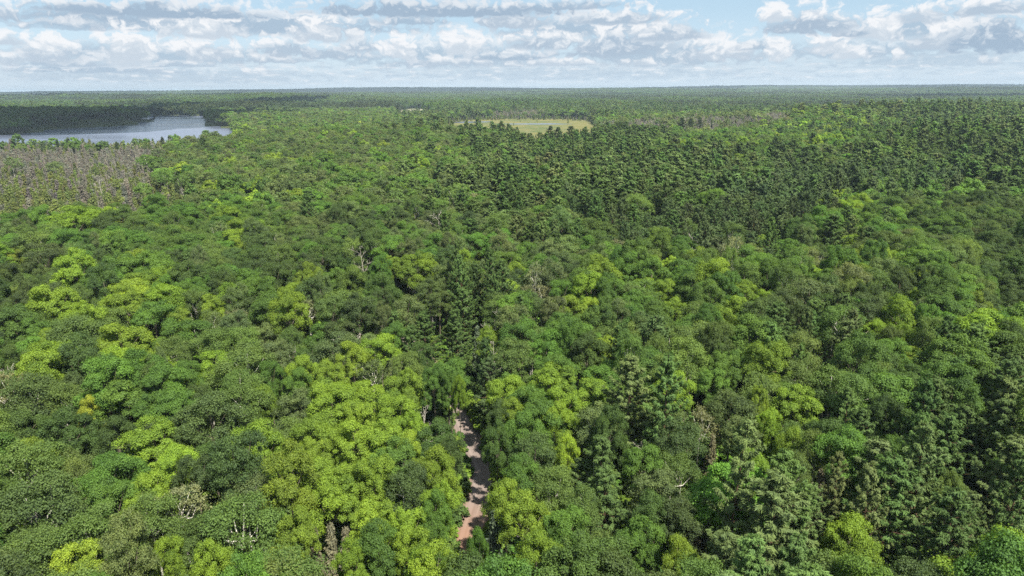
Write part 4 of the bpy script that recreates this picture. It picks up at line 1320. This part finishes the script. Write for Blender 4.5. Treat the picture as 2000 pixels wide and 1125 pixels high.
PATCH = []
for v in range(4):
    PATCH.append(patch_mesh("far_woods_patch", 48.0, 30, [B_, M_, A_, P_] if v % 2 else [P_, S_, M_, P_], 60 + v, 1.25))
for v in range(3):
    PATCH.append(patch_mesh("far_woods_patch", 96.0, 70, [B_, M_, A_, P_] if v % 2 else [P_, P_, M_, A_], 70 + v, 1.6))
REC2 = []
for (r0, r1, sp, lo, n) in ((1900, 5200, 44.0, 0, 4), (5200, 13500, 88.0, 4, 3)):
    P = hexgrid(r0, r1, sp, pad=120)
    g = height(P[:, 0], P[:, 1])
    nz = smooth_noise(P[:, 0], P[:, 1], 210.0) * 0.6 + smooth_noise(P[:, 0], P[:, 1], 700.0, 1.7) * 0.4
    for (x, y), z, n_ in zip(P, g, nz):
        n_ = n_ + rng.normal(0, 0.035)
        tone = 'spruce' if n_ < 0.44 else 'pine' if n_ < 0.53 else ('olive' if rng.uniform() < 0.7 else 'mid')
        REC2.append((x, y, z - 0.5, lo + int(rng.integers(n)), rng.uniform(0, 6.283), rng.uniform(0.9, 1.15), rng.uniform(0.85, 1.15), jitter(TINT[tone], 0.14)))

def scatter(name, recs, meshes, label, category):
    """one object of kind stuff: a point per tree, each point carrying its tree, turn, size and colour"""
    n = len(recs)
    me = bpy.data.meshes.new(name)
    me.vertices.add(n)
    me.vertices.foreach_set('co', np.array([r[:3] for r in recs], np.float32).ravel())
    def attr(nm, typ, key, arr):
        a = me.attributes.new(nm, typ, 'POINT')
        a.data.foreach_set(key, arr)
    attr('idx', 'INT', 'value', np.array([r[3] for r in recs], np.int32))
    attr('rot', 'FLOAT_VECTOR', 'vector', np.array([(0, 0, r[4]) for r in recs], np.float32).ravel())
    attr('scl', 'FLOAT_VECTOR', 'vector', np.array([(r[5], r[5], r[6]) for r in recs], np.float32).ravel())
    attr('tint', 'FLOAT_COLOR', 'color', np.array([tuple(r[7]) + (1.0,) for r in recs], np.float32).ravel())
    col = bpy.data.collections.new(name + "_kinds")
    for i, m in enumerate(meshes):
        col.objects.link(bpy.data.objects.new("kind_%04d_%s" % (i, m.name), m))
    o = link(name, me)
    o['kind'] = 'stuff'
    o['label'] = label
    o['category'] = category
    ng = bpy.data.node_groups.new(name + "_growth", 'GeometryNodeTree')
    ng.interface.new_socket("Geometry", in_out='INPUT', socket_type='NodeSocketGeometry')
    ng.interface.new_socket("Geometry", in_out='OUTPUT', socket_type='NodeSocketGeometry')
    N = ng.nodes
    gi, go = N.new('NodeGroupInput'), N.new('NodeGroupOutput')
    ip = N.new('GeometryNodeInstanceOnPoints')
    ci = N.new('GeometryNodeCollectionInfo')
    ci.inputs['Collection'].default_value = col
    ci.inputs['Separate Children'].default_value = True
    ci.inputs['Reset Children'].default_value = True
    def named(nm, typ):
        a = N.new('GeometryNodeInputNamedAttribute')
        a.data_type = typ
        a.inputs['Name'].default_value = nm
        return a.outputs['Attribute']
    L = ng.links.new
    L(gi.outputs[0], ip.inputs['Points'])
    L(ci.outputs[0], ip.inputs['Instance'])
    ip.inputs['Pick Instance'].default_value = True
    L(named('idx', 'INT'), ip.inputs['Instance Index'])
    er = N.new('FunctionNodeEulerToRotation')
    L(named('rot', 'FLOAT_VECTOR'), er.inputs[0])
    L(er.outputs[0], ip.inputs['Rotation'])
    L(named('scl', 'FLOAT_VECTOR'), ip.inputs['Scale'])
    L(ip.outputs[0], go.inputs[0])
    md = o.modifiers.new("growth", 'NODES')
    md.node_group = ng
    return o

keys = list(SLOT)
pos = {k: i for i, k in enumerate(keys)}
scatter("forest", [r[:3] + (pos[r[3]],) + r[4:] for r in REC], [SLOT[k] for k in keys], "mixed broadleaf and conifer forest filling the middle distance", "forest")
scatter("undergrowth", UND, SH, "low green bushes on the forest floor between the trunks", "undergrowth")
scatter("distant_forest", REC2, PATCH, "far unbroken woods reaching to the horizon", "forest")
print("TREES single", len(single), count, "mass", len(REC), "patches", len(REC2), "heroes", nh)

# ------------------------------------------------------------------ clouds above, outside the frame, whose shade lies on the land
mc, t = material("cloud_white")
d = t.n('ShaderNodeBsdfDiffuse')
d.inputs['Color'].default_value = lin(0.9, 0.9, 0.92)
o = t.n('ShaderNodeOutputMaterial')
t.link(d.outputs[0], o.inputs['Surface'])
import bmesh
def cloud(px, py, rx, ry, alt=1150.0, n=26, seed=1):
    q = np.random.default_rng(seed)
    c = at(px, py, 5.0) if py > 150 or py < -1 else (px * 1000.0, py * 1000.0)
    off = np.array(SUN_V) / SUN_V.z * alt
    bm = bmesh.new()
    for i in range(n):
        r = math.sqrt(q.uniform(0, 1)); th = q.uniform(0, 6.28)
        rad = q.uniform(0.22, 0.36)
        m = Matrix.Translation((math.cos(th) * r * rx * 0.8, math.sin(th) * r * ry * 0.8, q.uniform(0, 60))) @ Matrix.Diagonal((rad * rx, rad * ry, 90 * (1.2 - r * 0.6), 1))
        bmesh.ops.create_icosphere(bm, subdivisions=3, radius=1.0, matrix=m)
    for v in bm.verts:
        v.co += Vector(q.normal(0, 6.0, 3))
    me = bpy.data.meshes.new("cloud")
    bm.to_mesh(me); bm.free()
    me.materials.append(mc)
    o = structure("cloud", me)
    o.location = (c[0] + off[0], c[1] + off[1], alt)
    return o
cloud(90, 237, 470, 430, seed=1)
cloud(250, 236, 190, 260, seed=11)
cloud(500, 211, 300, 560, seed=2)
cloud(220, 197, 1100, 800, 1700, seed=3)
cloud(-0.2, 8.6, 3000, 1500, 2700, n=60, seed=4)
cloud(5.2, 8.8, 3200, 1500, 2700, n=60, seed=5)
cloud(2.4, 3.2, 900, 380, 1700, seed=6)
cloud(-5.2, 8.4, 1500, 1100, 2700, n=50, seed=7)
cloud(0.9, 4.6, 800, 350, 1900, seed=8)

# ------------------------------------------------------------------ small buildings and docks on the far shore
def box(bm, x0, x1, y0, y1, z0, z1):
    m = Matrix.Translation(((x0 + x1) / 2, (y0 + y1) / 2, (z0 + z1) / 2)) @ Matrix.Diagonal((x1 - x0, y1 - y0, z1 - z0, 1))
    bmesh.ops.create_cube(bm, size=1.0, matrix=m)
def plain(name, c, rough=0.8):
    m, t = material(name)
    g = t.n('ShaderNodeNewGeometry')
    n = t.noise(g.outputs['Position'], 1.5, 4, 0.6)
    d = t.n('ShaderNodeBsdfPrincipled')
    t.link(t.mix(t.ramp(n, 0.3, 0.7), lin(*c), lin(*[v * 0.8 for v in c])), d.inputs['Base Color'])
    d.inputs['Roughness'].default_value = rough
    o = t.n('ShaderNodeOutputMaterial')
    t.link(d.outputs[0], o.inputs['Surface'])
    return m
M_WALL, M_ROOF, M_DOCK, M_PANE = plain("white_siding", (0.72, 0.72, 0.70)), plain("pale_metal_roof", (0.62, 0.64, 0.66), 0.5), plain("weathered_dock_boards", (0.52, 0.49, 0.44)), plain("dark_window_glass", (0.03, 0.04, 0.05), 0.1)
def bm_obj(name, fn, mat, parent):
    bm = bmesh.new()
    fn(bm)
    me = bpy.data.meshes.new(name)
    bm.to_mesh(me); bm.free()
    me.materials.append(mat)
    return link(name, me, parent)
def cabin(px, py, rot, label, w=13.0):
    p = at(px, py, 0)
    e = link('lake_cabin', None)
    e.location = (p[0], p[1], float(height(p[0], p[1])))
    e.rotation_euler = (0, 0, rot)
    e['label'] = label; e['category'] = 'house'; e['group'] = 'cabins by the lake'
    bm_obj('wall', lambda b: box(b, -w / 2, w / 2, -4, 4, 0, 4.0), M_WALL, e)
    def roof(b):
        vs = [b.verts.new(v) for v in ((-w / 2 - .5, -4.6, 3.9), (w / 2 + .5, -4.6, 3.9), (w / 2 + .5, 4.6, 3.9), (-w / 2 - .5, 4.6, 3.9), (-w / 2 - .5, 0, 6.9), (w / 2 + .5, 0, 6.9))]
        for f in ((0, 1, 5, 4), (2, 3, 4, 5), (1, 2, 5), (3, 0, 4), (3, 2, 1, 0)):
            b.faces.new([vs[i] for i in f])
    bm_obj('roof', roof, M_ROOF, e)
    for k in (-1, 0, 1):
        bm_obj('window', lambda b: box(b, k * 3.6 - 0.7, k * 3.6 + 0.7, -4.06, -3.99, 1.2, 2.6), M_PANE, e)
cabin(150, 217, 0.1, "white cabin among trees beyond the dark wooded point", 16)
cabin(463, 248.3, 0.5, "white cabin at the water's edge on the near wooded point")
def dock(px, py, rot, label):
    p = at(px, py, 0)
    e = link('dock', None)
    e.location = (p[0], p[1], 0.3)
    e.rotation_euler = (0, 0, rot)
    e['label'] = label; e['category'] = 'dock'; e['group'] = 'docks on the lake'
    bm_obj('deck', lambda b: (box(b, -1.3, 1.3, -14, 0, 0.55, 0.75), box(b, -5, 5, -17, -14.001, 0.55, 0.75)), M_DOCK, e)
    for sx, sy in ((-1.1, -1), (1.1, -1), (-1.1, -8), (1.1, -8), (-4.6, -16.5), (4.6, -16.5)):
        bm_obj('post', lambda b: box(b, sx - 0.12, sx + 0.12, sy - 0.12, sy + 0.12, -0.5, 1.3), M_DOCK, e)
dock(160, 243.2, 0.2, "small pale dock on the dark shore, the longer-lit of two")
dock(44, 260.5, 0.0, "pale dock under dark trees near the left edge of the lake")

# ------------------------------------------------------------------ haze
top = float(max(CAM_H + 3.0, 0.0))
hz = height(gx[np.hypot(gx, gy) < 14000], gy[np.hypot(gx, gy) < 14000])
top = max(top, float(hz.max()) + 30.0)
bot = float(gz.min()) - 1.0
mh, t = material("haze")
pv = t.n('ShaderNodeVolumePrincipled')
pv.inputs['Color'].default_value = lin(0.66, 0.83, 1.0)
pv.inputs['Density'].default_value = 6.2e-5
o = t.n('ShaderNodeOutputMaterial')
t.link(pv.outputs[0], o.inputs['Volume'])
bm = bmesh.new()
box(bm, -16500, 16500, -16500, 16500, bot, top)
me = bpy.data.meshes.new("haze")
bm.to_mesh(me); bm.free()
me.materials.append(mh)
o = link("haze", me)
o['kind'] = 'stuff'
